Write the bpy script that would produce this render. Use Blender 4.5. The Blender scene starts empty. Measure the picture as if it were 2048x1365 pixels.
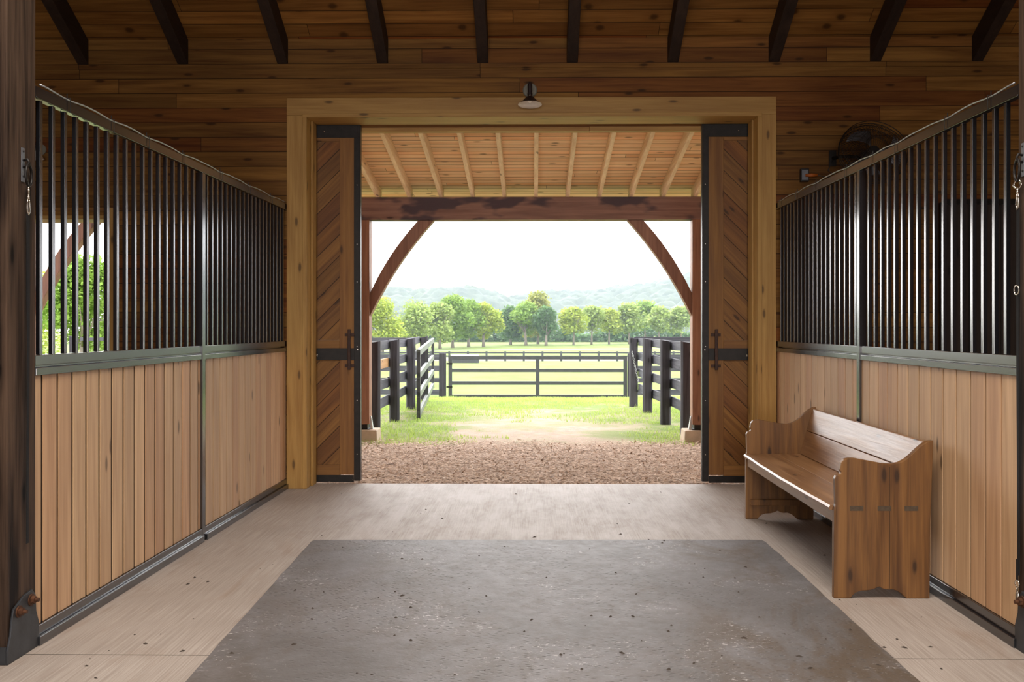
import bpy, bmesh, math, random
from mathutils import Vector, Matrix, noise
random.seed(7)
PI = math.pi
C = bpy.context.scene.collection
SC = bpy.context.scene

# ---------------------------------------------------------------- camera, world, lights, exposure
EYE = 1.45; F = 1900.0; YAW = 0.01396; CX = 1041.5; CY = 653.0
cam = bpy.data.cameras.new('camera'); camo = bpy.data.objects.new('camera', cam); C.objects.link(camo)
camo.location = (0, 0, EYE); camo.rotation_euler = (PI/2, 0, YAW)
cam.sensor_width = 36; cam.lens = F/2048*36
cam.shift_x = -(CX-1024)/2048; cam.shift_y = -(682.5-CY)/2048
cam.clip_end = 3000
SC.camera = camo
SC.view_settings.view_transform = 'Standard'; SC.view_settings.look = 'None'
SC.view_settings.exposure = 0.12; SC.view_settings.gamma = 1.0; SC.view_settings.use_curve_mapping = False

w = bpy.data.worlds.new('world'); SC.world = w; w.use_nodes = True
nt = w.node_tree; nt.nodes.clear()
wo = nt.nodes.new('ShaderNodeOutputWorld'); bg = nt.nodes.new('ShaderNodeBackground')
bg.inputs[0].default_value = (0.93, 0.95, 1.0, 1); bg.inputs[1].default_value = 4.3
nt.links.new(bg.outputs[0], wo.inputs[0])

def area(name, loc, rot, sx, sy, power, col=(1, 1, 1), spread=PI):
    l = bpy.data.lights.new(name, 'AREA'); l.shape = 'RECTANGLE'; l.size = sx; l.size_y = sy
    l.energy = power; l.color = col; l.spread = spread
    o = bpy.data.objects.new(name, l); C.objects.link(o); o.location = loc; o.rotation_euler = rot
    return o
# added fill from behind the camera, where an unseen rear door is assumed
area('rear_fill', (0, -5.6, 1.75), (PI/2, 0, 0), 4.2, 3.3, 250, (1.0, 0.90, 0.80))
# added overhead fill for the aisle, placed as if under an unseen cupola
area('cupola_fill', (0, 2.2, 6.2), (0, 0, 0), 3.0, 4.0, 310, (1.0, 0.92, 0.83), 2.2)
# soft overcast sun standing low ahead of the barn
sl = bpy.data.lights.new('overcast_sun', 'SUN'); sl.energy = 4.4; sl.angle = 1.0; sl.color = (1.0, 0.97, 0.93)
so = bpy.data.objects.new('overcast_sun', sl); C.objects.link(so)
so.rotation_euler = Vector((0.14, -1.0, -0.42)).to_track_quat('-Z', 'Y').to_euler()

# ---------------------------------------------------------------- measuring
def ray(px, py):
    u = (px-CX)/F; v = (CY-py)/F; c, s = math.cos(YAW), math.sin(YAW)
    return Vector((u*c - s, c + u*s, v))
E0 = Vector((0, 0, EYE))
def atY(px, py, Y):
    d = ray(px, py); return E0 + d*(Y/d.y)
def onZ(px, py, z=0.0):
    d = ray(px, py); return E0 + d*((z-EYE)/d.z)
def X_(px, Y): return atY(px, 653, Y).x
def Z_(py, Y, px=1068): return atY(px, py, Y).z

# ---------------------------------------------------------------- mesh building
class MB:
    def __init__(s): s.v = []; s.f = []
    def add(s, vs, fs):
        n = len(s.v); s.v += [tuple(v) for v in vs]; s.f += [tuple(i+n for i in f) for f in fs]; return s
    def box(s, x0, x1, y0, y1, z0, z1):
        vs = [(x0,y0,z0),(x1,y0,z0),(x1,y1,z0),(x0,y1,z0),(x0,y0,z1),(x1,y0,z1),(x1,y1,z1),(x0,y1,z1)]
        return s.add(vs, [(0,3,2,1),(4,5,6,7),(0,1,5,4),(1,2,6,5),(2,3,7,6),(3,0,4,7)])
    def bar(s, a, b, wx, wz, up=(0,0,1)):
        a = Vector(a); b = Vector(b); d = (b-a).normalized(); up = Vector(up)
        sd = d.cross(up).normalized(); u2 = sd.cross(d)
        vs = []
        for p in (a, b):
            for i, j in ((-1,-1),(1,-1),(1,1),(-1,1)): vs.append(p + sd*(i*wx/2) + u2*(j*wz/2))
        return s.add(vs, [(0,1,2,3),(7,6,5,4),(0,4,5,1),(1,5,6,2),(2,6,7,3),(3,7,4,0)])
    def prism(s, pts, axis, a0, a1):
        # pts 2D outline; axis 'x','y','z' extruded from a0 to a1
        def P(p, a):
            if axis == 'y': return (p[0], a, p[1])
            if axis == 'x': return (a, p[0], p[1])
            return (p[0], p[1], a)
        n = len(pts); vs = [P(p, a0) for p in pts] + [P(p, a1) for p in pts]
        fs = [(i, (i+1) % n, n+(i+1) % n, n+i) for i in range(n)]
        fs += [tuple(range(n))[::-1], tuple(range(n, 2*n))]
        return s.add(vs, fs)
    def tube(s, path, r, n=8, closed=False, caps=True):
        path = [Vector(p) for p in path]; m = len(path); vs = []; up0 = None
        for i, p in enumerate(path):
            if closed: t = (path[(i+1) % m]-path[i-1]).normalized()
            else: t = (path[min(i+1, m-1)]-path[max(i-1, 0)]).normalized()
            if up0 is None:
                up0 = Vector((0,0,1)) if abs(t.z) < .9 else Vector((1,0,0))
            sd = t.cross(up0).normalized(); u2 = sd.cross(t).normalized(); up0 = u2
            rr = r[i] if isinstance(r, (list, tuple)) else r
            for k in range(n):
                a = 2*PI*k/n; vs.append(p + sd*(math.cos(a)*rr) + u2*(math.sin(a)*rr))
        fs = []
        for i in range(m if closed else m-1):
            j = (i+1) % m
            for k in range(n):
                k2 = (k+1) % n; fs.append((i*n+k, i*n+k2, j*n+k2, j*n+k))
        if caps and not closed: fs += [tuple(range(n))[::-1], tuple(range((m-1)*n, m*n))]
        return s.add(vs, fs)
    def lathe(s, prof, n=24, M=None, caps=False):
        # prof list of (r,z)
        vs = []; fs = []
        for r, z in prof:
            for k in range(n):
                a = 2*PI*k/n; v = Vector((r*math.cos(a), r*math.sin(a), z)); vs.append(M @ v if M else v)
        for i in range(len(prof)-1):
            for k in range(n):
                k2 = (k+1) % n; fs.append((i*n+k, i*n+k2, (i+1)*n+k2, (i+1)*n+k))
        if caps: fs += [tuple(range(n))[::-1], tuple(range((len(prof)-1)*n, len(prof)*n))]
        return s.add(vs, fs)
    def build(s, name, mat, parent=None, bevel=0, smooth=False, fix=True):
        me = bpy.data.meshes.new(name); me.from_pydata(s.v, [], s.f); me.update()
        if fix:
            bm = bmesh.new(); bm.from_mesh(me); bmesh.ops.recalc_face_normals(bm, faces=bm.faces); bm.to_mesh(me); bm.free()
        if smooth: me.polygons.foreach_set('use_smooth', [True]*len(me.polygons))
        me.materials.append(mat)
        o = bpy.data.objects.new(name, me); C.objects.link(o)
        if parent: o.parent = parent
        if bevel:
            b = o.modifiers.new('bevel', 'BEVEL'); b.width = bevel; b.segments = 2; b.limit_method = 'ANGLE'; b.angle_limit = .6
        return o

def tag(o, label=None, cat=None, group=None, kind=None):
    if label: o['label'] = label
    if cat: o['category'] = cat
    if group: o['group'] = group
    if kind: o['kind'] = kind
    return o
def empty(name, loc=(0,0,0), rz=0, label=None, cat=None, group=None):
    o = bpy.data.objects.new(name, None); C.objects.link(o); o.location = loc; o.rotation_euler = (0,0,rz)
    o.empty_display_size = .1
    return tag(o, label, cat, group)
def structure(o): o['kind'] = 'structure'; return o
ORD = ['first','second','third','fourth','fifth','sixth','seventh','eighth','ninth','tenth','eleventh','twelfth']

# ---------------------------------------------------------------- materials
class NG:
    def __init__(s, name):
        s.m = bpy.data.materials.new(name); s.m.use_nodes = True; s.t = s.m.node_tree; s.t.nodes.clear()
        s.out = s.n('ShaderNodeOutputMaterial'); s.b = s.n('ShaderNodeBsdfPrincipled'); s.l(s.b.outputs[0], s.out.inputs[0])
    def n(s, t, **k):
        x = s.t.nodes.new(t)
        for a, b in k.items(): setattr(x, a, b)
        return x
    def l(s, a, b): s.t.links.new(a, b)
    def set(s, sock, v):
        if isinstance(v, (int, float)): sock.default_value = v
        elif isinstance(v, (tuple, list)):
            sock.default_value = tuple(v) + ((1,) if len(sock.default_value) == 4 and len(v) == 3 else ())
        else: s.l(v, sock)
    def math(s, op, a, b=0, c=None, clamp=False):
        x = s.n('ShaderNodeMath', operation=op, use_clamp=clamp); s.set(x.inputs[0], a); s.set(x.inputs[1], b)
        if c is not None: s.set(x.inputs[2], c)
        return x.outputs[0]
    def mix(s, f, a, b, mode='MIX'):
        x = s.n('ShaderNodeMix', data_type='RGBA', blend_type=mode); s.set(x.inputs[0], f); s.set(x.inputs[6], a); s.set(x.inputs[7], b)
        return x.outputs[2]
    def coords(s): return s.n('ShaderNodeTexCoord').outputs['Object']
    def sep(s, v):
        x = s.n('ShaderNodeSeparateXYZ'); s.l(v, x.inputs[0]); return x.outputs
    def comb(s, a, b, c):
        x = s.n('ShaderNodeCombineXYZ')
        for i, v in enumerate((a, b, c)): s.set(x.inputs[i], v)
        return x.outputs[0]
    def vmul(s, v, k):
        x = s.n('ShaderNodeVectorMath', operation='MULTIPLY'); s.l(v, x.inputs[0]); s.set(x.inputs[1], k); return x.outputs[0]
    def vadd(s, v, k):
        x = s.n('ShaderNodeVectorMath', operation='ADD'); s.l(v, x.inputs[0]); s.set(x.inputs[1], k); return x.outputs[0]
    def noise(s, v, scale=1, detail=4, rough=.55, dist=0):
        x = s.n('ShaderNodeTexNoise'); s.l(v, x.inputs['Vector']); x.inputs['Scale'].default_value = scale
        x.inputs['Detail'].default_value = detail; x.inputs['Roughness'].default_value = rough; x.inputs['Distortion'].default_value = dist
        return x.outputs['Fac']
    def ramp(s, f, a, b, ease=False):
        x = s.n('ShaderNodeMapRange'); x.clamp = True; s.set(x.inputs[0], f); x.inputs[1].default_value = a; x.inputs[2].default_value = b
        if ease: x.interpolation_type = 'SMOOTHSTEP'
        return x.outputs[0]
    def white(s, v):
        x = s.n('ShaderNodeTexWhiteNoise', noise_dimensions='3D'); s.l(v, x.inputs['Vector']); return x.outputs['Value']
    def voro(s, v, scale):
        x = s.n('ShaderNodeTexVoronoi'); s.l(v, x.inputs['Vector']); x.inputs['Scale'].default_value = scale; return x
    def bump(s, h, strength=.3, dist=.01):
        x = s.n('ShaderNodeBump'); x.inputs['Strength'].default_value = strength; x.inputs['Distance'].default_value = dist
        s.l(h, x.inputs['Height']); s.l(x.outputs[0], s.b.inputs['Normal'])
    def fin(s, col, rough=.6, metal=0, spec=None):
        s.set(s.b.inputs['Base Color'], col); s.set(s.b.inputs['Roughness'], rough); s.set(s.b.inputs['Metallic'], metal)
        if spec is not None: s.b.inputs['Specular IOR Level'].default_value = spec
        return s.m

def wood(name, light, dark, grain='x', pitch=0, across='z', length=0, rot=None, rough=.6, knots=1.0, tone=.35, gap=.006,
         hue=None, gscale=1.0, stain=None, spec=.35, bump=.35, offset=0.0, knotcol=None):
    g = NG(name); v = g.coords()
    if rot:
        mp = g.n('ShaderNodeMapping'); mp.inputs['Rotation'].default_value = rot; g.l(v, mp.inputs['Vector']); v = mp.outputs[0]
    sx = g.sep(v); ax = {'x': 0, 'y': 1, 'z': 2}
    if grain == across: across = 'x'
    oth = [k for k in 'xyz' if k not in (grain, across)][0]
    a, b, c = sx[ax[grain]], sx[ax[across]], sx[ax[oth]]
    rnd = g.n('ShaderNodeObjectInfo').outputs['Random']
    if pitch:
        b = g.math('ADD', b, offset)
        t = g.math('DIVIDE', b, pitch); idx = g.math('FLOOR', t); fr = g.math('FRACT', t)
        r1 = g.white(g.comb(idx, 3.3, 1.7))
        if length:
            aj = g.math('ADD', g.math('DIVIDE', a, length), g.math('MULTIPLY', r1, 7.0)); idj = g.math('FLOOR', aj); fj = g.math('FRACT', aj)
        else: idj = 0.0; fj = None
        pr = g.white(g.comb(idx, idj, 5.1)); pr2 = g.white(g.comb(idx, idj, 9.4))
        e = g.math('SUBTRACT', .5, g.math('ABSOLUTE', g.math('SUBTRACT', fr, .5)))
        gp = g.ramp(e, gap/pitch*.35, gap/pitch)
        if fj is not None:
            e2 = g.math('SUBTRACT', .5, g.math('ABSOLUTE', g.math('SUBTRACT', fj, .5)))
            gp = g.math('MINIMUM', gp, g.ramp(e2, .001/length, .003/length))
    else:
        pr = rnd; pr2 = g.math('FRACT', g.math('MULTIPLY', rnd, 37.7)); gp = None
    off = g.math('MULTIPLY', pr, 40.0)
    gv = g.comb(g.math('ADD', a, off), b, g.math('ADD', c, off))
    g1 = g.noise(g.vmul(gv, (1.1*gscale, 34*gscale, 34*gscale)), 1, 5, .6, .6)
    g2 = g.noise(g.vmul(gv, (.6, 7, 7)), 1, 3, .5, 1.5)
    g3 = g.noise(g.vmul(gv, (6, 160, 160)), 1, 2, .5)
    f = g.math('ADD', g.math('MULTIPLY', g1, .5), g.math('ADD', g.math('MULTIPLY', g2, .55), g.math('MULTIPLY', g3, .15)))
    f = g.ramp(f, .45, .74)
    col = g.mix(f, dark, light)
    # board-to-board tone
    tn = g.math('SUBTRACT', 1.0, g.math('MULTIPLY', pr2, tone))
    col = g.mix(1.0, col, g.comb(tn, tn, tn), 'MULTIPLY')
    if hue:
        col = g.mix(g.ramp(pr, .62, .95), col, g.mix(1.0, col, hue, 'MULTIPLY'))
    kn = None
    if knots:
        kv = g.voro(g.comb(g.math('MULTIPLY', g.math('ADD', a, off), 1.9), g.math('MULTIPLY', g.math('ADD', b, c), 6.0), 0), 1.0); kv.voronoi_dimensions = '2D'
        kr = g.math('GREATER_THAN', g.sep(kv.outputs['Color'])[0], 1-.50*knots)
        kd = g.math('ADD', kv.outputs['Distance'], g.math('MULTIPLY', g.noise(g.vmul(gv, (9, 20, 9)), 1, 2), .06))
        k1 = g.math('MULTIPLY', g.math('SUBTRACT', 1.0, g.ramp(kd, .075, .13)), kr)
        k2 = g.math('MULTIPLY', g.math('MULTIPLY', g.math('SUBTRACT', 1.0, g.ramp(kd, .09, .30, True)), kr), .4)
        kc = knotcol or tuple(x*.28 for x in dark)
        col = g.mix(k2, col, dark); col = g.mix(g.math('MULTIPLY', k1, .85), col, kc)
    if stain:
        sn = g.ramp(g.noise(g.vmul(g.coords(), stain[1]), 1, 3, .55), stain[2], stain[3], True)
        col = g.mix(sn, col, stain[0])
    h = f
    if gp is not None:
        col = g.mix(gp, tuple(x*.12 for x in dark), col); h = g.math('ADD', g.math('MULTIPLY', f, .12), gp)
    g.bump(h, bump, .006 if gp is not None else .002)
    rr = g.math('ADD', rough-.08, g.math('MULTIPLY', g2, .2))
    return g.fin(col, rr, 0, spec)

def plain(name, col, rough=.5, metal=0, spec=.5, var=.15, scale=8, bump=0, dark=None):
    g = NG(name); v = g.coords(); n = g.noise(v, scale, 5, .6)
    c2 = dark or tuple(x*(1-var*2) for x in col)
    c = g.mix(g.ramp(n, .3, .7), c2, col)
    if bump: g.bump(n, bump, .004)
    return g.fin(c, g.math('ADD', rough-.06, g.math('MULTIPLY', n, .12)), metal, spec)

M = {}
M['wall'] = wood('wall_planks', (.29,.140,.030), (.130,.050,.009), 'x', .131, 'z', 3.6, hue=(.80,.55,.50), tone=.38, rough=.62, gap=.004, spec=.2, knots=1.1)
M['ceil'] = wood('ceiling_planks', (.33,.150,.034), (.15,.055,.010), 'x', .128, 'y', 3.1, hue=(.78,.52,.45), tone=.4, rough=.62, gap=.004, spec=.2, knots=1.1)
M['case_v'] = wood('casing_wood_upright', (.47,.275,.080), (.31,.158,.038), 'z', rough=.5, tone=.1, knots=1.2)
M['case_h'] = wood('casing_wood_level', (.47,.275,.080), (.31,.158,.038), 'x', across='z', rough=.5, tone=.1, knots=1.2)
M['rafter'] = wood('dark_rafter', (.035,.019,.012), (.014,.007,.005), 'y', across='x', rough=.6, knots=.4, tone=.2)
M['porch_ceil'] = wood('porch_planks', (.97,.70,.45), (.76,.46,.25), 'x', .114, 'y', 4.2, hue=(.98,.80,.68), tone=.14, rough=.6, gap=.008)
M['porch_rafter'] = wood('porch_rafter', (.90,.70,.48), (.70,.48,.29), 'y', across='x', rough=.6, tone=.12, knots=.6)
M['beam'] = wood('porch_beam', (.27,.150,.110), (.155,.075,.055), 'x', across='z', rough=.55, tone=.05, knots=.5,
                 stain=((.060,.036,.042), (1.3, 3.0, 3.2), .52, .60))
M['ppost'] = wood('porch_post', (.38,.185,.105), (.22,.095,.052), 'z', rough=.55, tone=.1, knots=.6)
M['brace'] = wood('porch_brace', (.32,.17,.115), (.19,.09,.06), 'z', rough=.55, tone=.1, knots=.4)
M['leafL'] = wood('door_planks_up_right', (.31,.145,.034), (.150,.058,.012), 'x', .140, 'z', 0, rot=(0, PI/4, 0), hue=(.84,.72,.66), tone=.28, rough=.5, gap=.004)
M['leafR'] = wood('door_planks_down_right', (.31,.145,.034), (.150,.058,.012), 'x', .140, 'z', 0, rot=(0, -PI/4, 0), hue=(.84,.72,.66), tone=.28, rough=.5, gap=.004)
M['stile'] = wood('door_stile', (.30,.140,.034), (.185,.075,.016), 'z', rough=.5, tone=.2, knots=.8)
M['drail'] = wood('door_rail', (.30,.140,.034), (.185,.075,.016), 'x', rough=.5, tone=.2, knots=.5)
M['board'] = wood('stall_boards', (.58,.37,.215), (.40,.235,.125), 'z', .1428, 'x', 0, hue=(.86,.76,.74), tone=.24, rough=.6, knots=.45, gap=.001, bump=.15)
M['gap'] = plain('groove_shade_and_joint', (.034,.015,.006), .8)  # near-black painted shade for the stall grooves; also the bench board joint
M['timber'] = wood('rough_timber', (.105,.064,.042), (.009,.005,.004), 'z', spec=.15, rough=.75, gscale=.8, tone=.1, knots=.5, bump=.9)
M['bench'] = wood('bench_pine', (.245,.110,.028), (.085,.032,.008), 'z', rough=.42, tone=.15, knots=1.1, spec=.5, bump=.25)
M['bench_l'] = wood('bench_pine_long', (.36,.19,.085), (.19,.085,.034), 'y', across='x', rough=.36, tone=.2, knots=.9, spec=.5, bump=.3)
M['darkwood'] = wood('dark_shutter', (.045,.028,.020), (.02,.012,.009), 'z', .14, 'x', rough=.6, tone=.3)
M['fence'] = wood('fence_black', (.125,.120,.140), (.050,.048,.060), 'y', across='z', rough=.7, tone=.3, knots=.4, bump=.6)
M['fence_x'] = wood('fence_black_level', (.125,.120,.140), (.050,.048,.060), 'x', across='z', rough=.7, tone=.3, knots=.3, bump=.6)
M['fencepost'] = wood('fence_post_black', (.085,.076,.088), (.030,.026,.031), 'z', rough=.75, tone=.3, knots=.4, bump=.8)
M['newrail'] = wood('fresh_rail', (.62,.36,.17), (.48,.26,.12), 'y', across='z', rough=.6, knots=.3)
M['gate'] = plain('gate_black', (.055,.055,.060), .5)
M['gate_light'] = plain('gate_grey', (.15,.165,.145), .45)
def smooth_coat(name, col, rough, spec=.6):
    g = NG(name); n = g.noise(g.coords(), 3.0, 2, .5); g.b.inputs['IOR'].default_value = 2.2; return g.fin(g.mix(n, tuple(c*.8 for c in col), col), rough, 0, spec)
M['steel'] = smooth_coat('black_powder_coat', (.010,.0105,.013), .20, .5)
M['iron'] = plain('blackened_iron', (.022,.018,.016), .45, .5, .5, .25, 14, .1)
M['rust'] = plain('rusty_iron', (.16,.065,.03), .7, .5, .5, .35, 60, .4)
M['chrome'] = plain('chrome_metal', (.75,.70,.62), .22, 1, .5, .05)
M['galv'] = plain('galvanised_metal', (.6,.62,.64), .4, .8, .5, .1)
M['plastic'] = plain('black_plastic', (.015,.015,.016), .4)
M['strap'] = plain('black_webbing', (.012,.011,.012), .8, 0, .3, .2, 60, .2)
M['white_enamel'] = plain('white_enamel', (.80,.74,.66), .3)
M['bronze'] = plain('dark_bronze', (.045,.03,.03), .4, .4)
M['plate'] = plain('grey_backplate', (.20,.19,.15), .5)
M['orange'] = plain('orange_plastic', (.45,.11,.01), .5)
M['concretepier'] = plain('pier_concrete', (.55,.42,.30), .8, 0, .3, .1, 12, .3)
M['tenon'] = plain('grey_end_grain', (.10,.070,.045), .8, 0, .3, .2, 60)
M['glass'] = NG('bulb_glass').fin((.9,.85,.78), .15)
M['chain'] = plain('white_chain', (.6,.6,.6), .5)
M['whitewall'] = plain('white_trough', (.75,.75,.78), .6)

def mat_floor():
    g = NG('brushed_concrete'); v = g.coords(); s = g.sep(v)
    bl = g.noise(v, .9, 6, .6); br = g.noise(g.comb(g.math('MULTIPLY', s[0], 130), g.math('MULTIPLY', s[1], 2.2), 0), 1, 3, .6)
    fine = g.noise(v, 140, 2, .6); st = g.noise(g.vmul(v, (2.4, .8, 1)), 1.6, 5, .65, .8)
    col = g.mix(g.ramp(bl, .3, .7), (.31,.26,.225), (.43,.375,.335))
    col = g.mix(g.math('MULTIPLY', g.ramp(br, .38, .62), .55), col, (.23,.185,.155))
    col = g.mix(g.math('MULTIPLY', g.ramp(fine, .5, .75), .3), col, (.22,.18,.15))
    col = g.mix(g.math('MULTIPLY', g.ramp(st, .54, .70), .42), col, (.24,.16,.11))
    # doorway glare painted into the concrete colour, a pale patch before the threshold
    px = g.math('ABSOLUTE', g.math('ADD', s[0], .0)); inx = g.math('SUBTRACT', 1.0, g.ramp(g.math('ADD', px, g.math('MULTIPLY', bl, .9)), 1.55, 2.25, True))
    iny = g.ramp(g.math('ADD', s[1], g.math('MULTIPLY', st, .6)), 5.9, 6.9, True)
    door_glare = g.math('MULTIPLY', g.math('MULTIPLY', inx, iny), g.ramp(g.noise(g.vmul(v, (5, 1.4, 1)), 1, 5, .7), .38, .62))
    col = g.mix(g.math('MULTIPLY', door_glare, .62), col, (.52,.48,.47))
    j = g.math('SUBTRACT', 1.0, g.ramp(g.math('ABSOLUTE', g.math('SUBTRACT', s[1], 4.165)), .002, .005))
    col = g.mix(j, col, (.05,.04,.03))
    h = g.math('ADD', g.math('MULTIPLY', br, .6), g.math('ADD', g.math('MULTIPLY', fine, .3), g.math('MULTIPLY', j, -3)))
    g.bump(h, .35, .002)
    return g.fin(col, g.math('ADD', .55, g.math('MULTIPLY', br, .25)), 0, .35)
M['floor'] = mat_floor()
def mat_mat():
    g = NG('worn_rubber_mat'); v = g.coords()
    b = g.noise(v, 1.6, 6, .65, .5); n2 = g.noise(v, 14, 5, .7); fine = g.noise(g.vmul(v, (1, 1.6, 1)), 60, 3, .6)
    vo = g.voro(g.vmul(v, (1.0, 1.9, 1)), 26.0); pit = g.math('SUBTRACT', 1.0, g.ramp(g.math('ADD', vo.outputs['Distance'], g.math('MULTIPLY', fine, .2)), .18, .42))
    pit = g.math('MULTIPLY', pit, g.ramp(g.noise(v, 1.1, 3, .6), .40, .56))
    col = g.mix(g.ramp(b, .32, .68), (.088,.079,.075), (.160,.150,.154))
    col = g.mix(g.math('MULTIPLY', g.ramp(n2, .5, .68), .45), col, (.11,.096,.085))
    s = g.sep(v)
    br = g.noise(g.vmul(v, (1.5, .7, 1)), 1.3, 5, .7, 1.0)
    xr = g.ramp(s[0], .55, 1.2, True)
    col = g.mix(g.math('MULTIPLY', g.ramp(br, .47, .62), g.math('ADD', .3, g.math('MULTIPLY', xr, .55))), col, (.085,.058,.036))
    fl = g.math('MULTIPLY', g.ramp(g.noise(g.vmul(v, (1, 1.5, 1)), 34, 3, .75, .8), .60, .67), g.ramp(g.noise(v, 1.7, 3, .6), .50, .60))
    col = g.mix(g.math('MULTIPLY', fl, .75), col, (.52,.49,.48))
    col = g.mix(g.math('MULTIPLY', pit, .55), col, (.05,.042,.038))
    h = g.math('ADD', g.math('MULTIPLY', n2, .5), g.math('SUBTRACT', g.math('MULTIPLY', fine, .25), g.math('MULTIPLY', pit, 1.0)))
    g.bump(h, .7, .006)
    return g.fin(col, g.math('ADD', .46, g.math('MULTIPLY', n2, .3)), 0, .4)
M['mat'] = mat_mat()
def mat_ground():
    g = NG('paddock_ground'); v = g.coords(); s = g.sep(v)
    n1 = g.noise(v, .9, 6, .65); n2 = g.noise(v, 6, 5, .7); n3 = g.noise(g.vmul(v, (1, 1, 1)), 45, 3, .7)
    mulch = g.mix(g.ramp(n3, .3, .7), (.18,.10,.06), (.55,.38,.26))
    mulch = g.mix(g.math('MULTIPLY', g.ramp(n2, .42, .62), .5), mulch, (.45,.31,.22))
    dirt = g.mix(g.ramp(n2, .3, .7), (.36,.265,.195), (.47,.365,.28))
    grass = g.mix(g.ramp(g.noise(g.vmul(v, (.4, .12, 1)), 1, 5, .6), .35, .65), (.15,.215,.045), (.205,.265,.075))
    grass = g.mix(g.math('MULTIPLY', g.ramp(n2, .4, .7), .3), grass, (.24,.27,.09))
    y1 = g.math('ADD', s[1], g.math('MULTIPLY', g.math('SUBTRACT', n1, .5), 2.2))
    col = g.mix(g.ramp(y1, 11.2, 12.4), mulch, dirt)
    patch = g.math('MULTIPLY', g.math('SUBTRACT', 1.0, g.ramp(g.math('ABSOLUTE', s[0]), .6, 1.4)), g.math('SUBTRACT', 1.0, g.ramp(s[1], 15, 18.5)))
    gf = g.math('SUBTRACT', g.math('ADD', g.ramp(g.math('ADD', n1, g.math('MULTIPLY', n2, .35)), .52, .74), g.ramp(s[1], 15, 22)), g.math('MULTIPLY', patch, .5), clamp=True)
    gf = g.math('MULTIPLY', gf, g.ramp(s[1], 11.6, 12.6))
    col = g.mix(gf, col, grass)
    r1 = g.math('MULTIPLY', g.ramp(s[1], 112, 115), g.math('SUBTRACT', 1.0, g.ramp(s[1], 132, 136)))
    col = g.mix(r1, col, (.22,.19,.16))
    yr = g.math('ADD', s[1], g.math('MULTIPLY', s[0], -.25))
    r2 = g.math('MULTIPLY', g.ramp(yr, 166, 167), g.math('SUBTRACT', 1.0, g.ramp(yr, 170, 171)))
    col = g.mix(r2, col, (.24,.235,.22))
    g.bump(g.math('ADD', n3, n2), .8, .03)
    return g.fin(col, .9, 0, .15)
M['ground'] = mat_ground()
def leafy(name, a, b, sc=.6, tr=.35):
    g = NG(name); v = g.coords(); n = g.noise(v, sc, 4, .7); r = g.white(g.vmul(v, (1, 1, 1)))
    col = g.mix(g.ramp(n, .3, .7), a, b)
    g.fin(col, .8, 0, .15)
    t = g.n('ShaderNodeBsdfTranslucent'); g.l(col, t.inputs[0]); m = g.n('ShaderNodeMixShader'); m.inputs[0].default_value = tr
    g.l(g.b.outputs[0], m.inputs[1]); g.l(t.outputs[0], m.inputs[2]); g.l(m.outputs[0], g.out.inputs[0]); return g.m
M['grass'] = leafy('grass_blades', (.30,.43,.09), (.56,.66,.20), 3.0)
M['chips'] = leafy('wood_chip_mulch', (.16,.085,.05), (.88,.68,.52), 30.0, .05)
M['debris'] = plain('dark_debris', (.05,.035,.025), .8)
M['lf_yellow'] = leafy('leaves_yellow_green', (.27,.37,.05), (.55,.60,.12))
M['lf_light'] = leafy('leaves_light_green', (.26,.36,.09), (.46,.55,.17))
M['lf_green'] = leafy('leaves_green', (.18,.31,.05), (.36,.50,.11))
M['lf_dark'] = leafy('leaves_dark_green', (.09,.18,.07), (.19,.31,.12))
M['lf_olive'] = leafy('leaves_olive', (.22,.26,.05), (.46,.46,.12))
M['hill'] = leafy('hill_woods', (.045,.070,.055), (.105,.135,.090), .06, .0)
M['bark'] = plain('bark', (.28,.23,.19), .9)

# ---------------------------------------------------------------- room shell
YW = 8.47                       # inner face of the end wall
LF = Vector((-2.215, YW, 0)); RF = Vector((atY(1553, 653, YW).x, YW, 0))
LN = onZ(74, 1290); LN.z = 0
RN = onZ(2012, 1280); RN.z = 0
casL = (X_(575, YW), X_(611, YW)); casR = (X_(1518, YW), X_(1551, YW)); zc0 = Z_(231, YW); zc1 = Z_(196, YW)
XI0, XI1 = casL[1], casR[0]
SL = .567; ZE = Z_(76, YW)      # ceiling pitch and height at the wall
def zc(y): return ZE + SL*(YW-y)
RIDGE = 1.6
wx1 = X_(219, YW); wz1 = Z_(437, YW); wx0 = wx1-1.35; wz0 = 1.12
b = MB()
b.box(-7.4, wx0, YW, YW+.27, -.1, 5.0)
b.box(wx0, wx1, YW, YW+.27, -.1, wz0); b.box(wx0, wx1, YW, YW+.27, wz1, 5.0)
b.box(wx1, XI0, YW, YW+.27, -.1, 5.0); b.box(XI1, 7.4, YW, YW+.27, -.1, 5.0)
b.box(XI0, XI1, YW, YW+.27, zc0, 5.0)
structure(b.build('wall_front', M['wall']))
structure(MB().box(-7.6, -7.4, -6, YW+.27, -.1, 9).build('wall_left', M['wall']))
structure(MB().box(7.4, 7.6, -6, YW+.27, -.1, 9).build('wall_right', M['wall']))
b = MB(); b.box(-7.4, -2.2, -6.2, -6, -.1, 6); b.box(2.2, 7.4, -6.2, -6, -.1, 6); b.box(-2.2, 2.2, -6.2, -6, 3.5, 6)
structure(b.build('wall_back', M['wall']))
b = MB(); zr = zc(RIDGE)
b.prism([(YW+.27, zc(YW+.27)), (RIDGE, zr), (-6.2, zr-SL*(RIDGE+6.2)), (-6.2, zr-SL*(RIDGE+6.2)+.15), (RIDGE, zr+.15), (YW+.27, zc(YW+.27)+.15)], 'x', -7.6, 7.6)
structure(b.build('ceiling', M['ceil']))
structure(MB().box(-7.6, 7.6, -6.2, onZ(1060, 968.3).y, -.25, 0).build('floor', M['floor']))

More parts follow.
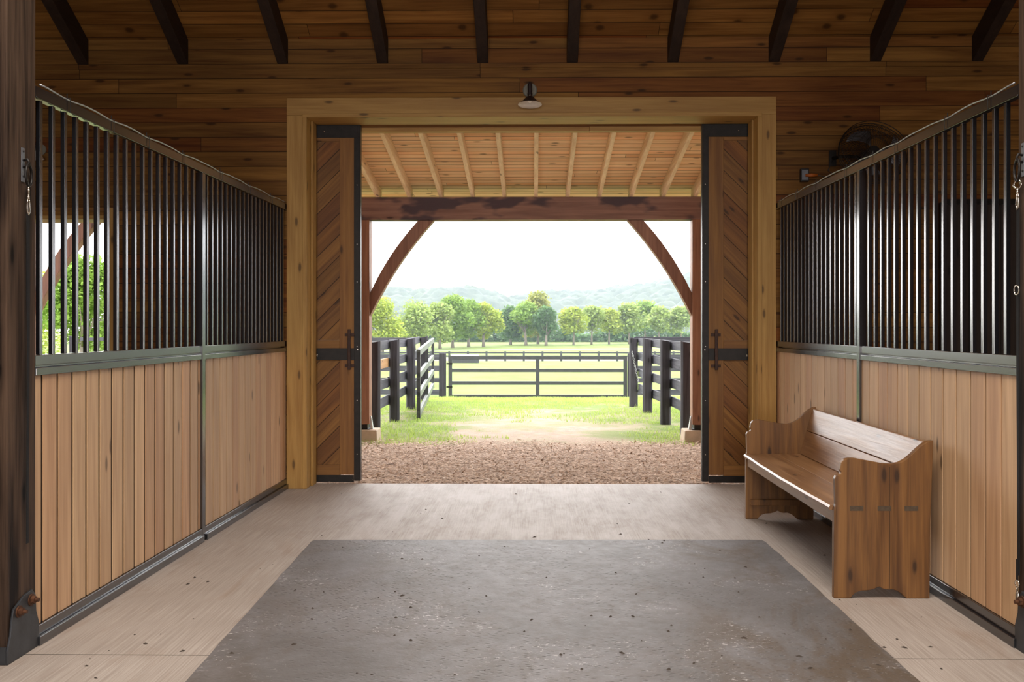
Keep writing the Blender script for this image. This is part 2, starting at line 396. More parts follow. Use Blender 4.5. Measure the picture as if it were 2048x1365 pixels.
# casing and jambs
b = MB(); cy = YW-.028
cas = empty('door_casing', (0, YW, 0), label='pale knotty pine casing framing the big open doorway', cat='door frame')
def bx(name, mat, par, x0, x1, y0, y1, z0, z1, bev=.003):
    p = par.location if par else Vector((0,0,0))
    return MB().box(x0-p.x, x1-p.x, y0-p.y, y1-p.y, z0-p.z, z1-p.z).build(name, mat, par, bev)
bx('side_board', M['case_v'], cas, casL[0], casL[1], cy, YW-.001, 0, zc0)
bx('side_board', M['case_v'], cas, casR[0], casR[1], cy, YW-.001, 0, zc0)
bx('head_board', M['case_h'], cas, casL[0], casR[1], cy, YW-.001, zc0+.001, zc1)
jd = YW+.29
bx('jamb', M['case_v'], cas, XI0-.02, XI0+.018, cy-.004, jd, 0, zc0-.018)
bx('jamb', M['case_v'], cas, XI1-.018, XI1+.02, cy-.004, jd, 0, zc0-.018)
bx('head_jamb', M['case_h'], cas, XI0-.02, XI1+.02, cy-.004, jd, zc0-.018, zc0+.018)
bx('stop_strip', M['case_v'], cas, XI0+.019, XI0+.036, YW+.12, YW+.27, 0, zc0-.02)
bx('stop_strip', M['case_v'], cas, XI1-.036, XI1-.019, YW+.12, YW+.27, 0, zc0-.02)
# header boards over the track
o = bx('track_header', M['drail'], None, -5.2, 5.2, 8.98, 9.03, Z_(257, 8.98), 3.95); tag(o, 'brown header board above the door track outside', 'board')
o = bx('track_cover', M['case_h'], None, -5.2, X_(1178, 8.95), 8.90, 8.978, Z_(265, 8.95), Z_(257, 8.95)); tag(o, 'long pale cover strip over the doorway, left length', 'board', None)
o = bx('track_cover', M['case_h'], None, X_(1178, 8.95)+.003, 5.2, 8.905, 8.978, Z_(264.4, 8.95), Z_(255.6, 8.95)); tag(o, 'pale cover strip over the doorway, shorter right length', 'board', None)
# outer face of the end wall is the same planking; rafter ledger under the dark rafters
structure(bx('trim_1', M['wall'], None, -7.3, 7.3, YW-.012, YW-.001, Z_(136, YW), Z_(127, YW), 0))

# dark rafters
rx = [166.5, 366, 565.5, 765.5, 966, 1144.5, 1346, 1548, 1750.5, 1954.5]
zb = Z_(126, YW)
for i, p in enumerate(rx):
    X = X_(p, YW)
    o = empty('rafter', (X, YW, zb)); wd = .049
    y0, y1 = RIDGE+.2-YW, -.002
    pts = [(y1, 0), (y1, zc(YW)-zb-.003), (y0, zc(YW)-zb-.003 - SL*y0), (y0, -SL*y0)]
    r = MB().prism(pts, 'x', -wd, wd).build('rafter', M['rafter'], None, .004)
    bpy.data.objects.remove(o); r.location = (X, YW, zb); r.name = 'rafter'
    tag(r, 'dark stained ceiling rafter, %s from the left' % ORD[i] + (' over the doorway lamp' if i == 5 else ''), 'rafter', 'dark rafters under the barn roof')

# stall window on the left of the end wall
win = empty('window_1', ((wx0+wx1)/2, YW, wz0)); structure(win)
for n, a in (('window_frame', (wx0-.09, wx0+.03, YW-.02, YW+.28, wz0-.05, wz1+.1)), ('window_frame', (wx1-.03, wx1+.04, YW-.02, YW+.28, wz0-.05, wz1+.1))):
    bx(n, M['case_v'], win, *a)
bx('window_head', M['case_h'], win, wx0+.03, wx1-.03, YW-.02, YW+.28, wz1-.005, wz1+.03)
bx('window_head', M['drail'], win, wx0+.03, wx1-.03, YW-.03, YW-.001, wz1+.07, wz1+.10)
bx('window_sill', M['case_h'], win, wx0+.03, wx1-.03, YW-.04, YW+.28, wz0-.04, wz0+.005)
# closed dark shutter in the right stall
sx0, sx1 = X_(1888, YW), X_(2040, YW)+.3
sh = empty('stall_shutter', ((sx0+sx1)/2, YW-.03, .9), label='closed dark shutter on the wall inside the right stall', cat='shutter')
bx('panel', M['darkwood'], sh, sx0, sx1, YW-.04, YW-.002, .9, Z_(412, YW))
bx('frame', M['iron'], sh, sx0-.05, sx0-.001, YW-.05, YW-.002, .9, Z_(408, YW)); bx('frame', M['iron'], sh, sx0, sx1, YW-.05, YW-.002, Z_(412, YW)+.001, Z_(408, YW)+.03)

# ---------------------------------------------------------------- stall fronts
def stall_front(near, far, side, px_near, px_far, post_px, label, cable_lab, nearext, grv, gw):
    d = far-near; L = d.length; u = d/L; rz = math.atan2(u.y, u.x); a = -1 if side == 'L' else 1   # aisle side in local y
    root = empty('stall_partition', near, rz, label, 'stall front')
    def s_at(px):
        r = ray(px, 653); # E0 + t r on line near + s u
        det = r.x*(-u.y) - r.y*(-u.x)
        t = (near.x*(-u.y) - near.y*(-u.x))/det
        return (Vector((r.x*t, r.y*t, 0))-near).dot(u)
    def B(name, x0, x1, dep0, dep1, z0, z1, mat=M['steel'], bev=.002):
        y0, y1 = sorted((-a*dep0, -a*dep1)); return MB().box(x0, x1, y0, y1, z0, z1).build(name, mat, root, bev)
    zt = Z_(408, YW) ; zt0 = zt-.052
    x0 = -nearext; x1 = L-.004
    ps = s_at(post_px); pw = .028
    B('top_rail', x0, x1, -.004, .034, zt0, zt)
    B('top_rail_lip', x0, x1, -.010, -.0045, zt0-.004, zt0+.004)
    for xa, xb in ((x0, ps-pw), (ps+pw, x1)):
        B('middle_rail', xa, xb, -.003, .034, 1.272, 1.318); B('board_cap', xa, xb, -.008, .034, 1.226, 1.260)
        B('bottom_channel', xa, xb, -.010, .034, .043, .088); B('bottom_channel', xa, xb, -.026, .034, 0.0005, .0425)
    B('centre_post', ps-pw, ps+pw, -.012, .036, 0.0005, zt0-.005)
    # bars
    wbar = .022
    for lst in (px_near, px_far):
        s0, s1, n = s_at(lst[0]), s_at(lst[1]), lst[2]
        for k in range(n):
            s = s0 + (s1-s0)*k/(n-1)
            B('bar', s-wbar/2, s+wbar/2, 0, wbar, 1.3185, zt0-.0045, bev=.0015)
    # bars hidden behind the boards carry on; board infill with grooves, one mesh each side of the post
    g0, g1 = s_at(grv[0]), s_at(grv[1]); P = (g1-g0)/grv[2]
    bmat = wood('stall_boards', (.70,.455,.26), (.50,.30,.16), 'z', P, 'x', 0, hue=(.88,.80,.78), tone=.22, rough=.6, knots=.45, gap=.001, bump=.15, offset=-g0)
    for (xa, xb), gp in zip(((x0, ps-pw), (ps+pw, x1)), gw):
        m = MB(); x = g0 + math.floor((xa-g0)/P)*P
        while x < xb:
            c0, c1 = max(x+gp/2, xa), min(x+P-gp/2, xb)
            if c1-c0 > .004: m.box(c0, c1, *sorted((-a*.002, -a*.0089)), .089, 1.2255)
            x += P
        m.build('board_infill', bmat, root, .0018)
        B('groove_shade_sheet', xa, xb, .009, .0345, .089, 1.2255, M['gap'], 0)  # dark sheet added so the grooves between boards read as shade
        B('rail_web', xa, xb, .020, .034, 1.2601, 1.2719)
    # cable lying along the top of the rail, with ties
    crt = empty('cable_run', near, rz, cable_lab, 'cable')
    pts = []; n = 60
    ties = [.28, .75, 1.2, 1.75, 2.45, 3.1, 3.7] if side == 'L' else [.15, .62, 1.3, 1.7, 2.2, 2.9, 3.4, 3.9]
    for k in range(n+1):
        s = x0+.05+(x1-x0-.07)*k/n; dmin = min(abs(s-t) for t in ties)
        pts.append((s, -a*.004+.0*k, zt+.006+min(.011, dmin*.06)))
    MB().tube(pts, .0042, 6).build('cable', M['galv'], crt, smooth=True)
    for t in ties:
        if t < x1-.1:
            y0, y1 = sorted((a*.0115, -a*.036))
            q = MB(); q.box(t-.003, t+.003, y0-.001, y0, zt0-.006, zt+.015); q.box(t-.003, t+.003, y1, y1+.001, zt0-.006, zt+.015)
            q.box(t-.003, t+.003, y0, y1, zt+.0125, zt+.0145); q.box(t-.0015, t+.0015, -a*.004-.002, -a*.004+.002, zt+.012, zt+.035); q.build('cable_tie', M['plastic'], crt)
    return root, s_at, u
stL, sL, uL = stall_front(LN, LF, 'L', (83, 388.5, 18), (415.5, 567, 20), 404.7,
    'left black steel stall front with upright bars over pale boards', 'pale cable tied along the top of the left stall front', .02, (85.2, 381.6, 13), (.021, .014))
stR, sR, uR = stall_front(RN, RF, 'R', (2009.5, 1736, 17), (1709.7, 1561, 19), 1719.5,
    'right black steel stall front with bars over pale boards, behind the bench', 'pale cable tied along the top of the right stall front', .12, (2002, 1794.2, 8), (.013, .012))

# ---------------------------------------------------------------- near timber posts
def near_post(side):
    if side == 'L':
        xf = LN.x; y1 = LN.y-.022; y0 = y1-.235; xs = (xf-.26, xf+.006); lab = 'rough dark timber post at the left edge with steel shoe'
    else:
        xf = RN.x-.004; y1 = RN.y-.125; y0 = y1-.235; xs = (xf-.003, xf+.26); lab = 'rough dark timber post at the right edge with hanging strap'
    a = 1 if side == 'L' else -1; f = xs[1] if side == 'L' else xs[0]
    root = empty('timber_post', ((xs[0]+xs[1])/2, (y0+y1)/2, 0), 0, lab, 'post')
    bx('post_shaft', M['timber'], root, xs[0], xs[1], y0, y1, .003, 6.0, .006)
    # shoe: plate with narrowed shoulders on the aisle face
    m = MB(); pts = [(y0-.012, 0.001), (y1+.012, 0.001), (y1+.012, .105), (y1-.012, .165), (y1-.018, .24), (y1-.05, .272), (y1-.115, .262), (y0+.035, .225), (y0+.02, .17), (y0+.012, .115), (y0-.012, .06)]
    pts = [(p[0]-root.location.y, p[1]) for p in pts]; fx = f-root.location.x
    m.prism(pts, 'x', fx+a*.0005, fx+a*.010); sh = m.build('post_shoe', M['steel_s'], root, .002)
    m = MB(); m.box(xs[0]-root.location.x, xs[1]-root.location.x, y0-.012-root.location.y, y0-.001-root.location.y, .001, .075); m.build('shoe_flange', M['steel_s'], root, .002)
    for (yy, zz) in ((y0+.075, .205), (y1-.06, .228)):
        p = Vector((fx+a*.010, yy-root.location.y, zz)); R = Matrix.Translation(p) @ Matrix.Rotation(a*PI/2, 4, 'Y')
        bo = MB().lathe([(.0, 0), (.026, 0), (.026, .005), (.0, .005)], 20, R).build('washer', M['rust'], root)
        R2 = Matrix.Translation(p+Vector((a*.005, 0, 0))) @ Matrix.Rotation(a*PI/2, 4, 'Y')
        MB().lathe([(0, 0), (.018, 0), (.018, .016), (0, .016)], 6, R2).build('nut', M['rust'], root, .001)
        MB().lathe([(0, .016), (.009, .016), (.009, .032), (0, .032)], 10, R2).build('bolt_end', M['rust'], root)
    return root, f, y0, y1, a
M['steel_s'] = plain('scuffed_black_steel', (.045,.048,.055), .45, .2, .5, .3, 12, .25)
def torus(m, c, R, r, M3, n=28, k=8, squash=1.0):
    pts = [M3 @ Vector((R*math.cos(2*PI*i/n), R*squash*math.sin(2*PI*i/n), 0)) + Vector(c) for i in range(n)]
    return m.tube(pts, r, k, closed=True)
RX = Matrix.Rotation(PI/2, 3, 'Y')
def tie_set(f, yc, zt, a, lab_ring, lab_strap, zend, buckle):
    # ring plate on the post
    r = empty('tie_ring', (f, yc, zt), 0, lab_ring, 'tie ring')
    MB().box(*sorted((0, a*.004)), -.013, .013, -.115, .035).build('ring_plate', M['galv_d'], r, .001)
    m = MB(); m.tube([(a*.004, 0, -.02), (a*.022, 0, -.015), (a*.030, 0, -.03), (a*.025, 0, -.047), (a*.004, 0, -.05)], .006, 8); m.build('staple', M['iron'], r, smooth=True)
    m = MB(); torus(m, (a*.024, .008, -.085), .048, .006, Matrix.Rotation(.25*a, 3, 'Z') @ RX, 32, 8); m.build('ring', M['iron'], r, smooth=True)
    for z in (.02, -.09):
        MB().lathe([(0, 0), (.005, 0), (.004, .003), (0, .003)], 10, Matrix.Translation((a*.004, 0, z)) @ Matrix.Rotation(a*PI/2, 4, 'Y')).build('screw', M['iron'], r)
    s = empty('lead_strap', (f+a*.02, yc+.012, zt-.13), 0, lab_strap, 'strap')
    m = MB(); torus(m, (0, 0, -.018), .018, .0045, Matrix.Rotation(.5, 3, 'Z') @ RX, 20, 8); m.tube([(0, 0, -.036), (0, 0, -.06)], .006, 8); m.build('swivel', M['chrome'], s, smooth=True)
    m = MB(); m.tube([(0, -.006, -.06), (0, -.009, -.075), (0, -.009, -.115), (0, 0, -.13), (0, .009, -.115), (0, .009, -.075), (0, .006, -.06)], .004, 8); m.build('snap_clip', M['chrome'], s, smooth=True)
    top = -.125; bot = zend-(zt-.13)
    n = 26
    def band(y_off, wd, th, x_off, z0, z1, wob):
        vs = []; fs = []
        for k in range(n+1):
            t = k/n; z = z0+(z1-z0)*t; yo = y_off+wob*math.sin(t*5.0); w2 = wd*(1-.25*math.sin(t*2.2))
            for sx, sy in ((0, -1), (0, 1), (1, 1), (1, -1)): vs.append((a*(x_off+sx*th), yo+sy*w2/2, z))
        for k in range(n):
            for q in range(4): fs.append((k*4+q, k*4+(q+1) % 4, k*4+4+(q+1) % 4, k*4+4+q))
        fs += [(0,1,2,3), tuple(range(n*4, n*4+4))]
        return MB().add(vs, fs)
    band(0, .024, .003, -.004, top, bot, .004).build('webbing', M['strap'], s)
    band(.010, .016, .003, -.010, top-.005, bot*.62, -.005).build('webbing', M['strap'], s)
    if buckle:
        m = MB(); torus(m, (a*.004, 0, buckle-(zt-.13)), .021, .003, RX, 20, 6, 1.0); m.build('buckle', M['chrome'], s, smooth=True)
    return r, s
M['galv_d'] = plain('dull_galvanised', (.22,.23,.26), .45, .6)
pL, fL, yl0, yl1, aL = near_post('L'); pR, fR, yr0, yr1, aR = near_post('R')
def on_x(px, py, X):
    d = ray(px, py); return E0 + d*(X/d.x)
q = on_x(45, 312, fL)
tie_set(fL, min(max(q.y, yl0+.05), yl1-.04), q.z, 1, 'iron tie ring on a plate on the left timber post', 'black strap clipped to the ring on the left post', on_x(52, 1085, fL).z, 0)
q = on_x(2038, 305, fR)
tie_set(fR, min(max(q.y, yr0+.05), yr1-.045), q.z, -1, 'iron tie ring on a plate on the right timber post', 'black strap with square buckle hanging down the right post', .34, on_x(2038, 581, fR).z)
# snap clip hanging by the foot of the right post
q = on_x(2017, 1262, fR-.02)
cl = empty('snap_hook', (fR-.02, yr1-.03, .30), 0, 'chrome snap hook hanging beside the foot of the right post', 'hook')
m = MB(); torus(m, (0, .0, .0), .016, .0035, RX, 20, 6); m.build('ring', M['chrome'], cl, smooth=True)
m = MB(); m.tube([(0, 0, -.016), (0, 0, -.03), (0, -.009, -.04), (0, -.008, -.075), (0, 0, -.085), (0, .008, -.075), (0, .007, -.045), (0, 0, -.035)], .0042, 8); m.build('hook', M['chrome'], cl, smooth=True)
MB().box(-.0015, .0015, -.008, .008, .014, .11).build('webbing_tab', M['strap'], cl)

# ---------------------------------------------------------------- sliding barn doors
DY = 8.80
def door_leaf(side):
    L = side == 'L'
    e = X_(720, DY) if L else X_(1405, DY); sg = -1 if L else 1         # leaf runs away from the opening in sg direction
    lab = 'left sliding barn door of diagonal planks with iron straps' if L else 'right sliding barn door of diagonal planks beside the bench'
    r = empty('barn_door', (e+sg*.9, DY, .012), 0, lab, 'door')
    def B(n, d0, d1, y0, y1, z0, z1, mat, bev=.002, par=None):
        xa, xb = sorted((e+sg*d0, e+sg*d1)); return bx(n, mat, r, xa, xb, DY+y0, DY+y1, z0, z1, bev) if par is None else None
    st0 = .056; st1 = abs(X_(679.5 if L else 1447, DY)-e); W = 1.85
    zt = Z_(247, DY)-.003
    B('stile', st0, st1, -.001, .06, .075, zt, M['stile']); B('stile', W-.14, W, -.001, .06, .075, zt, M['stile'])
    z = lambda py: Z_(py, DY)
    B('rail', st1+.001, W-.141, 0, .06, z(282), zt-.0, M['drail']); B('rail', st1+.001, W-.141, 0, .06, z(722), z(681), M['drail'])
    B('rail', st1+.001, W-.141, 0, .06, z(960), z(931), M['drail'])
    pm = M['leafL'] if L else M['leafR']
    B('plank_panel', st1+.001, W-.141, .006, .054, z(681)+.001, z(282)-.001, pm, 0); B('plank_panel', st1+.001, W-.141, .006, .054, z(931)+.001, z(722)-.001, pm, 0)
    # steel edge angle: face leg and edge leg
    m = MB(); p = r.location
    xa, xb = sorted((e+sg*.0, e+sg*.055)); m.box(xa-p.x, xb-p.x, -.006, -.0015, .003, zt-.012)
    xa, xb = sorted((e-sg*.004, e)); m.box(xa-p.x, xb-p.x, -.006, .062, .003, zt-.012); ed = m.build('edge_angle', M['iron'], r, .001)
    for zz in (.25, .75, 1.25, 1.85, 2.2, 2.75):
        MB().lathe([(0, 0), (.0055, 0), (.004, .002), (0, .002)], 10, Matrix.Translation((e+sg*.026-p.x, -.006, zz)) @ Matrix.Rotation(PI/2, 4, 'X')).build('screw', M['chrome'], ed)
    B('top_plate', .02, W, -.008, -.002, z(275), zt-.0, M['iron']); B('kick_strip', .056, W, -.006, -.0015, .004, .068, M['iron'])
    sp = B('strap_plate', .05, W, -.008, -.0015, z(721), z(697), M['iron'])
    for d in (.02, .33):
        MB().lathe([(0, 0), (.0065, 0), (.005, .003), (0, .003)], 10, Matrix.Translation((e+sg*d-p.x + (0 if d > .1 else 0), -.008, zt-.07-p.z if d > .1 else 1.22)) @ Matrix.Rotation(PI/2, 4, 'X')).build('bolt_head', M['chrome'], r)
    # pull handle
    hx = X_(700 if L else 1431, DY)-p.x
    h = MB().box(hx-.014, hx+.014, -.055, -.038, z(740)-p.z, z(659)-p.z).build('handle', M['iron_r'], r, .004)
    for py in (670, 732):
        m = MB(); m.box(hx-.046, hx+.046, -.016, -.008, z(py)-.013-p.z, z(py)+.013-p.z); m.box(hx-.012, hx+.012, -.038, -.016, z(py)-.012-p.z, z(py)+.012-p.z)
        m.build('handle_bracket', M['iron_r'], h, .002)
    # latch: small chrome eye and bolt at the jamb side
    lx = X_(631 if L else 1497, DY)-p.x; lz = z(711)-p.z
    la = MB().box(lx-.014+ (.012 if L else -.012), lx+.014+(.012 if L else -.012), -.022, -.009, lz-.011, lz+.011).build('latch', M['chrome'], r, .002)
    m = MB(); torus(m, (lx-(.008 if L else -.008), -.018, lz), .018, .0035, Matrix.Rotation(PI/2, 3, 'X'), 20, 6); m.build('latch_eye', M['chrome'], la, smooth=True)
    return r
M['iron_r'] = plain('brown_rusted_iron', (.065,.028,.018), .55, .4, .5, .3, 30, .3)
door_leaf('L'); door_leaf('R')

# ---------------------------------------------------------------- lamp over the doorway
lx = X_(1060, YW); lz = Z_(181, YW)
lamp = empty('wall_lamp', (lx, YW, lz), 0, 'small cone shaded wall lamp above the doorway', 'lamp')
RXM = Matrix.Rotation(PI/2, 4, 'X')
MB().lathe([(0, -.004), (.064, -.004), (.064, .010), (.055, .016), (0, .016)], 32, Matrix.Translation((0, -.0, 0)) @ RXM).build('backplate', M['plate'], lamp, smooth=False)
m = MB(); m.tube([(0, -.014, .005), (0, -.07, .035), (0, -.13, .040), (0, -.165, .015), (0, -.17, -.02)], .008, 10); m.build('arm', M['bronze'], lamp, smooth=True)
T = Matrix.Translation((0, -.17, -.02)) @ Matrix.Rotation(-.10, 4, 'X')
MB().lathe([(0, .045), (.014, .045), (.019, .03), (.019, -.045), (.022, -.05), (.022, -.065), (.0, -.065)], 20, T).build('socket', M['bronze'], lamp, smooth=False)
MB().lathe([(.0, -.065), (.016, -.066), (.016, -.076), (0, -.077)], 20, T).build('collar', M['chrome'], lamp)
sh = MB().lathe([(.020, -.076), (.030, -.082), (.070, -.125), (.104, -.150)], 40, T).build('lamp_shade', M['bronze'], lamp, smooth=True)
MB().lathe([(.018, -.0775), (.028, -.084), (.068, -.127), (.1035, -.1515), (.1045, -.1505)], 40, T).build('shade_lining', M['white_enamel'], sh, smooth=True)
MB().lathe([(.0, -.138), (.012, -.134), (.020, -.12), (.020, -.108), (.012, -.09), (.010, -.078)], 20, T).build('bulb', M['glass'], lamp, smooth=True)

# ---------------------------------------------------------------- wall fan and outlet in the right stall
FY = YW-.42; fc = atY(1747, 303, FY)
fan = empty('wall_fan', (fc.x, YW, fc.z), 0, 'large black caged wall fan above the right stall', 'fan')
fT = Matrix.Translation((0, FY-YW, 0)) @ Matrix.Rotation(-.42, 4, 'X') @ Matrix.Rotation(.30, 4, 'Y') @ Matrix.Rotation(PI/2, 4, 'X')
fT3 = fT.to_3x3(); fo = fT.to_translation(); R = .285
m = MB()
for rr, zz in ((R, 0), (R, -.03), (R*.97, .045), (R*.97, -.07), (.09, .085), (.085, -.12)):
    torus(m, fo + fT3 @ Vector((0, 0, zz)), rr, .0035 if rr > .2 else .002, fT3, 48, 5)
m.build('cage_ring', M['iron'], fan, smooth=True)
for sgn, zc_, ze in ((1, .088, .0), (-1, -.12, -.03)):
    m = MB()
    for k in range(64):
        a = 2*PI*k/64; pts = []
        for t in range(6):
            u = t/5; r_ = .07+(R-.07)*u; zz = zc_ + (ze-zc_)*(u**2.2); aa = a+.35*u
            pts.append(fT @ Vector((r_*math.cos(aa), r_*math.sin(aa), zz)))
        m.tube(pts, .0018, 4)
    for rr in (.14, .20, .25):
        torus(m, fo+fT3 @ Vector((0, 0, zc_+(ze-zc_)*(((rr-.07)/(R-.07))**2.2))), rr, .0012, fT3, 40, 4)
    m.build('cage_grille', M['iron'], fan)
for k in range(3):
    m = MB(); vs = []; fs = []
    for i in range(9):
        u = i/8
        for j in range(7):
            v = j/6; r_ = .05+.19*u; a = 2*PI*k/3 + (v-.5)*(.55+.75*u) + .35*u; zz = -.01+(v-.5)*.055
            vs.append(fT @ Vector((r_*math.cos(a), r_*math.sin(a), zz)))
    for i in range(8):
        for j in range(6): fs.append((i*7+j, i*7+j+1, i*7+j+8, i*7+j+7))
    o = MB().add(vs, fs).build('blade', M['galv_d'], fan, smooth=True); s_ = o.modifiers.new('t', 'SOLIDIFY'); s_.thickness = .002
MB().lathe([(0, .03), (.04, .03), (.05, .01), (.05, -.02), (0, -.02)], 24, fT).build('hub', M['plastic'], fan)
MB().lathe([(0, -.04), (.065, -.05), (.075, -.09), (.07, -.19), (.04, -.21), (0, -.21)], 24, fT).build('motor', M['plastic'], fan, smooth=True)
bk = atY(1664, 318, YW)
m = MB(); m.tube([fT @ Vector((0, 0, -.18)), (-.05, -.16, .0), (bk.x-fc.x+.04, -.12, bk.z-fc.z), (bk.x-fc.x, -.02, bk.z-fc.z)], .015, 10)
m.build('bracket_arm', M['iron'], fan, smooth=True)
MB().box(bk.x-fc.x-.03, bk.x-fc.x+.03, -.03, -.001, bk.z-fc.z-.07, bk.z-fc.z+.07).build('bracket_plate', M['iron'], fan, .003)
oc = atY(1607, 352, YW)
ob = empty('outlet_box', (oc.x, YW, oc.z), 0, 'black electrical outlet box on the plank wall above the right stall', 'outlet')
MB().box(-.036, .036, -.05, -.001, -.058, .058).build('box', M['plastic'], ob, .004)
MB().box(-.028, .028, -.055, -.0505, -.045, .045).build('cover', M['galv_d'], ob, .002)
pc = empty('power_cord', (oc.x+.05, YW-.055, oc.z-.005), 0, 'black cord with orange plug running from outlet to fan', 'cord')
MB().tube([(-.05, -.004, 0), (.0, -.012, .0), (.055, -.012, .0)], [.012, .017, .012], 10).build('plug', M['orange'], pc, smooth=True)
tx = bk.x-oc.x-.05; tz = bk.z-oc.z
MB().tube([(.055, -.012, 0), (.15, .02, -.015), (.22, .03, .005), (tx*.8, .04, .05), (tx, .02, tz)], .004, 6).build('cord', M['plastic'], pc, smooth=True)

# small wall lamp seen between the bars of the left stall
q = atY(82, 300, YW)
l2 = empty('wall_lamp', (q.x, YW, q.z), 0, 'small wall lamp behind the bars inside the left stall', 'lamp')
MB().lathe([(0, -.004), (.05, -.004), (.05, .012), (0, .014)], 24, RXM).build('backplate', M['plate'], l2)
MB().tube([(0, -.012, 0), (0, -.09, .02), (0, -.12, -.02), (0, -.12, -.03)], .008, 8).build('arm', M['bronze'], l2, smooth=True)
MB().lathe([(.02, -.03), (.03, -.04), (.085, -.10)], 28, Matrix.Translation((0, -.12, 0))).build('lamp_shade', M['white_enamel'], l2, smooth=True)

# ---------------------------------------------------------------- rubber mat
c = [onZ(625, 1083.5), onZ(1527, 1083.5), onZ(1838, 1368), onZ(371, 1368)]
def ext(a, b_, k): return b_ + (b_-a)*k
nL = ext(c[0], c[3], .32); nR = ext(c[1], c[2], .32)
def edge(a, b_, n, amp, sd):
    out = []; d = (b_-a); nn = Vector((-d.y, d.x, 0)).normalized()
    for i in range(n):
        t = i/n; p = a + d*t + nn*amp*(noise.noise(Vector((t*14+sd, sd, 0))) + .5*noise.noise(Vector((t*60+sd, sd, 0)))) ; out.append((p.x, p.y))
    return out
cr = .035
def V2(v): return Vector((v.x, v.y, 0))
A, B_, Cc, D_ = V2(c[0]), V2(c[1]), V2(nR), V2(nL)
out = edge(A+Vector((.06,0,0)), B_-Vector((.06,0,0)), 60, .010, 1.0)
out += [tuple((B_+Vector((-.012,-.008,0))).xy), tuple((B_+(Cc-B_).normalized()*.06).xy)]
out += edge(B_+(Cc-B_).normalized()*.07, Cc, 60, .007, 7.0) + edge(Cc, D_, 20, .01, 3.0)
out += edge(D_, A+(D_-A).normalized()*.07, 60, .007, 12.0) + [tuple((A+(D_-A).normalized()*.05).xy), tuple((A+Vector((.014,-.008,0))).xy)]
cx_, cy_ = 0.0, 4.4
MBm = MB().prism([(x-cx_, y-cy_) for x, y in out], 'z', 0.0, .011)
o = MBm.build('rubber_mat', M['mat'], None, .003); o.location = (cx_, cy_, .0008)
tag(o, 'worn grey rubber mat lying on the concrete aisle floor', 'mat')

# crumbs of mud and hay on floor and mat
m = MB(); random.seed(4)
for k in range(110):
    while True:
        p = onZ(random.uniform(80, 1900), random.uniform(985, 1360))
        if -2.0 < p.x < 2.0: break
    onm = p.y < A.y+.02 and (D_.x + (A.x-D_.x)*((p.y-D_.y)/(A.y-D_.y))) < p.x < (Cc.x + (B_.x-Cc.x)*((p.y-Cc.y)/(B_.y-Cc.y)))
    z0 = .0121 if onm else .0004
    r = random.uniform(.003, .009); a = random.uniform(0, PI); l = random.uniform(1, 2.4)
    n = 6; vs = []
    for i in range(n):
        t = 2*PI*i/n; x = math.cos(t)*r*l*random.uniform(.7, 1.2); y = math.sin(t)*r
        vs.append((p.x+x*math.cos(a)-y*math.sin(a), p.y+x*math.sin(a)+y*math.cos(a), z0))
    vs.append((p.x, p.y, z0+r*.8)); m.add(vs, [(i, (i+1) % n, n) for i in range(n)]+[tuple(range(n))[::-1]])
tag(m.build('floor_crumbs', M['debris']), 'crumbs of mud and hay scattered over floor and mat', 'debris', kind='stuff')

# ---------------------------------------------------------------- bench
YN = onZ(1765, 1198).y; YFa = onZ(1550, 1037).y
xfN = onZ(1668, 1198).x; xbN = onZ(1859, 1198).x; xfF = onZ(1489.5, 1037).x; xbF = onZ(1624, 1037).x
W = xbN-xfN
# build in local coordinates: x from 0 (front) to W (back), y from 0 (near) to L (far), z up
Lb = YFa-YN; ang = math.atan2(-(xfF-xfN), Lb)
bench = empty('bench', (xfN, YN, .0005), ang, 'old pine settle bench with carved ends against the right stall', 'bench')
k = W/.508
def endprof():
    pts = [(0, 0), (.090, 0), (.098, .012), (.118, .030), (.145, .040), (.185, .042), (.215, .050), (.240, .062), (.262, .050), (.285, .046), (.31, .048), (.335, .040), (.36, .024), (.385, .0), (.508, 0)]
    pts += [(.512, .40), (.528, .842), (.500, .838)]
    S = [(.470, .820), (.440, .795), (.410, .765), (.380, .740), (.345, .722), (.310, .715), (.260, .718), (.205, .728), (.150, .738), (.110, .746), (.080, .746), (.055, .738), (.040, .722), (.036, .700), (.033, .682), (.040, .672), (.036, .662), (.012, .652), (.006, .636), (.010, .50), (.002, .47)]
    return [(x*k, z*k) for x, z in pts+S]
th = .036
for y0 in (0, Lb-th):
    pr = endprof()
    o = MB().prism(pr, 'y', y0, y0+th).build('bench_end', M['bench'], bench, .004)
    if y0 == 0:
        for xa in (.085, .232, .375):
            MB().box(xa*k, (xa+.072)*k, -.0006, .003, .466*k, .492*k).build('tenon_end', M['tenon'] if 'tenon' in M else M['bench_l'], o)
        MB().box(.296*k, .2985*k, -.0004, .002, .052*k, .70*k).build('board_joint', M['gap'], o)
zs = .490*k
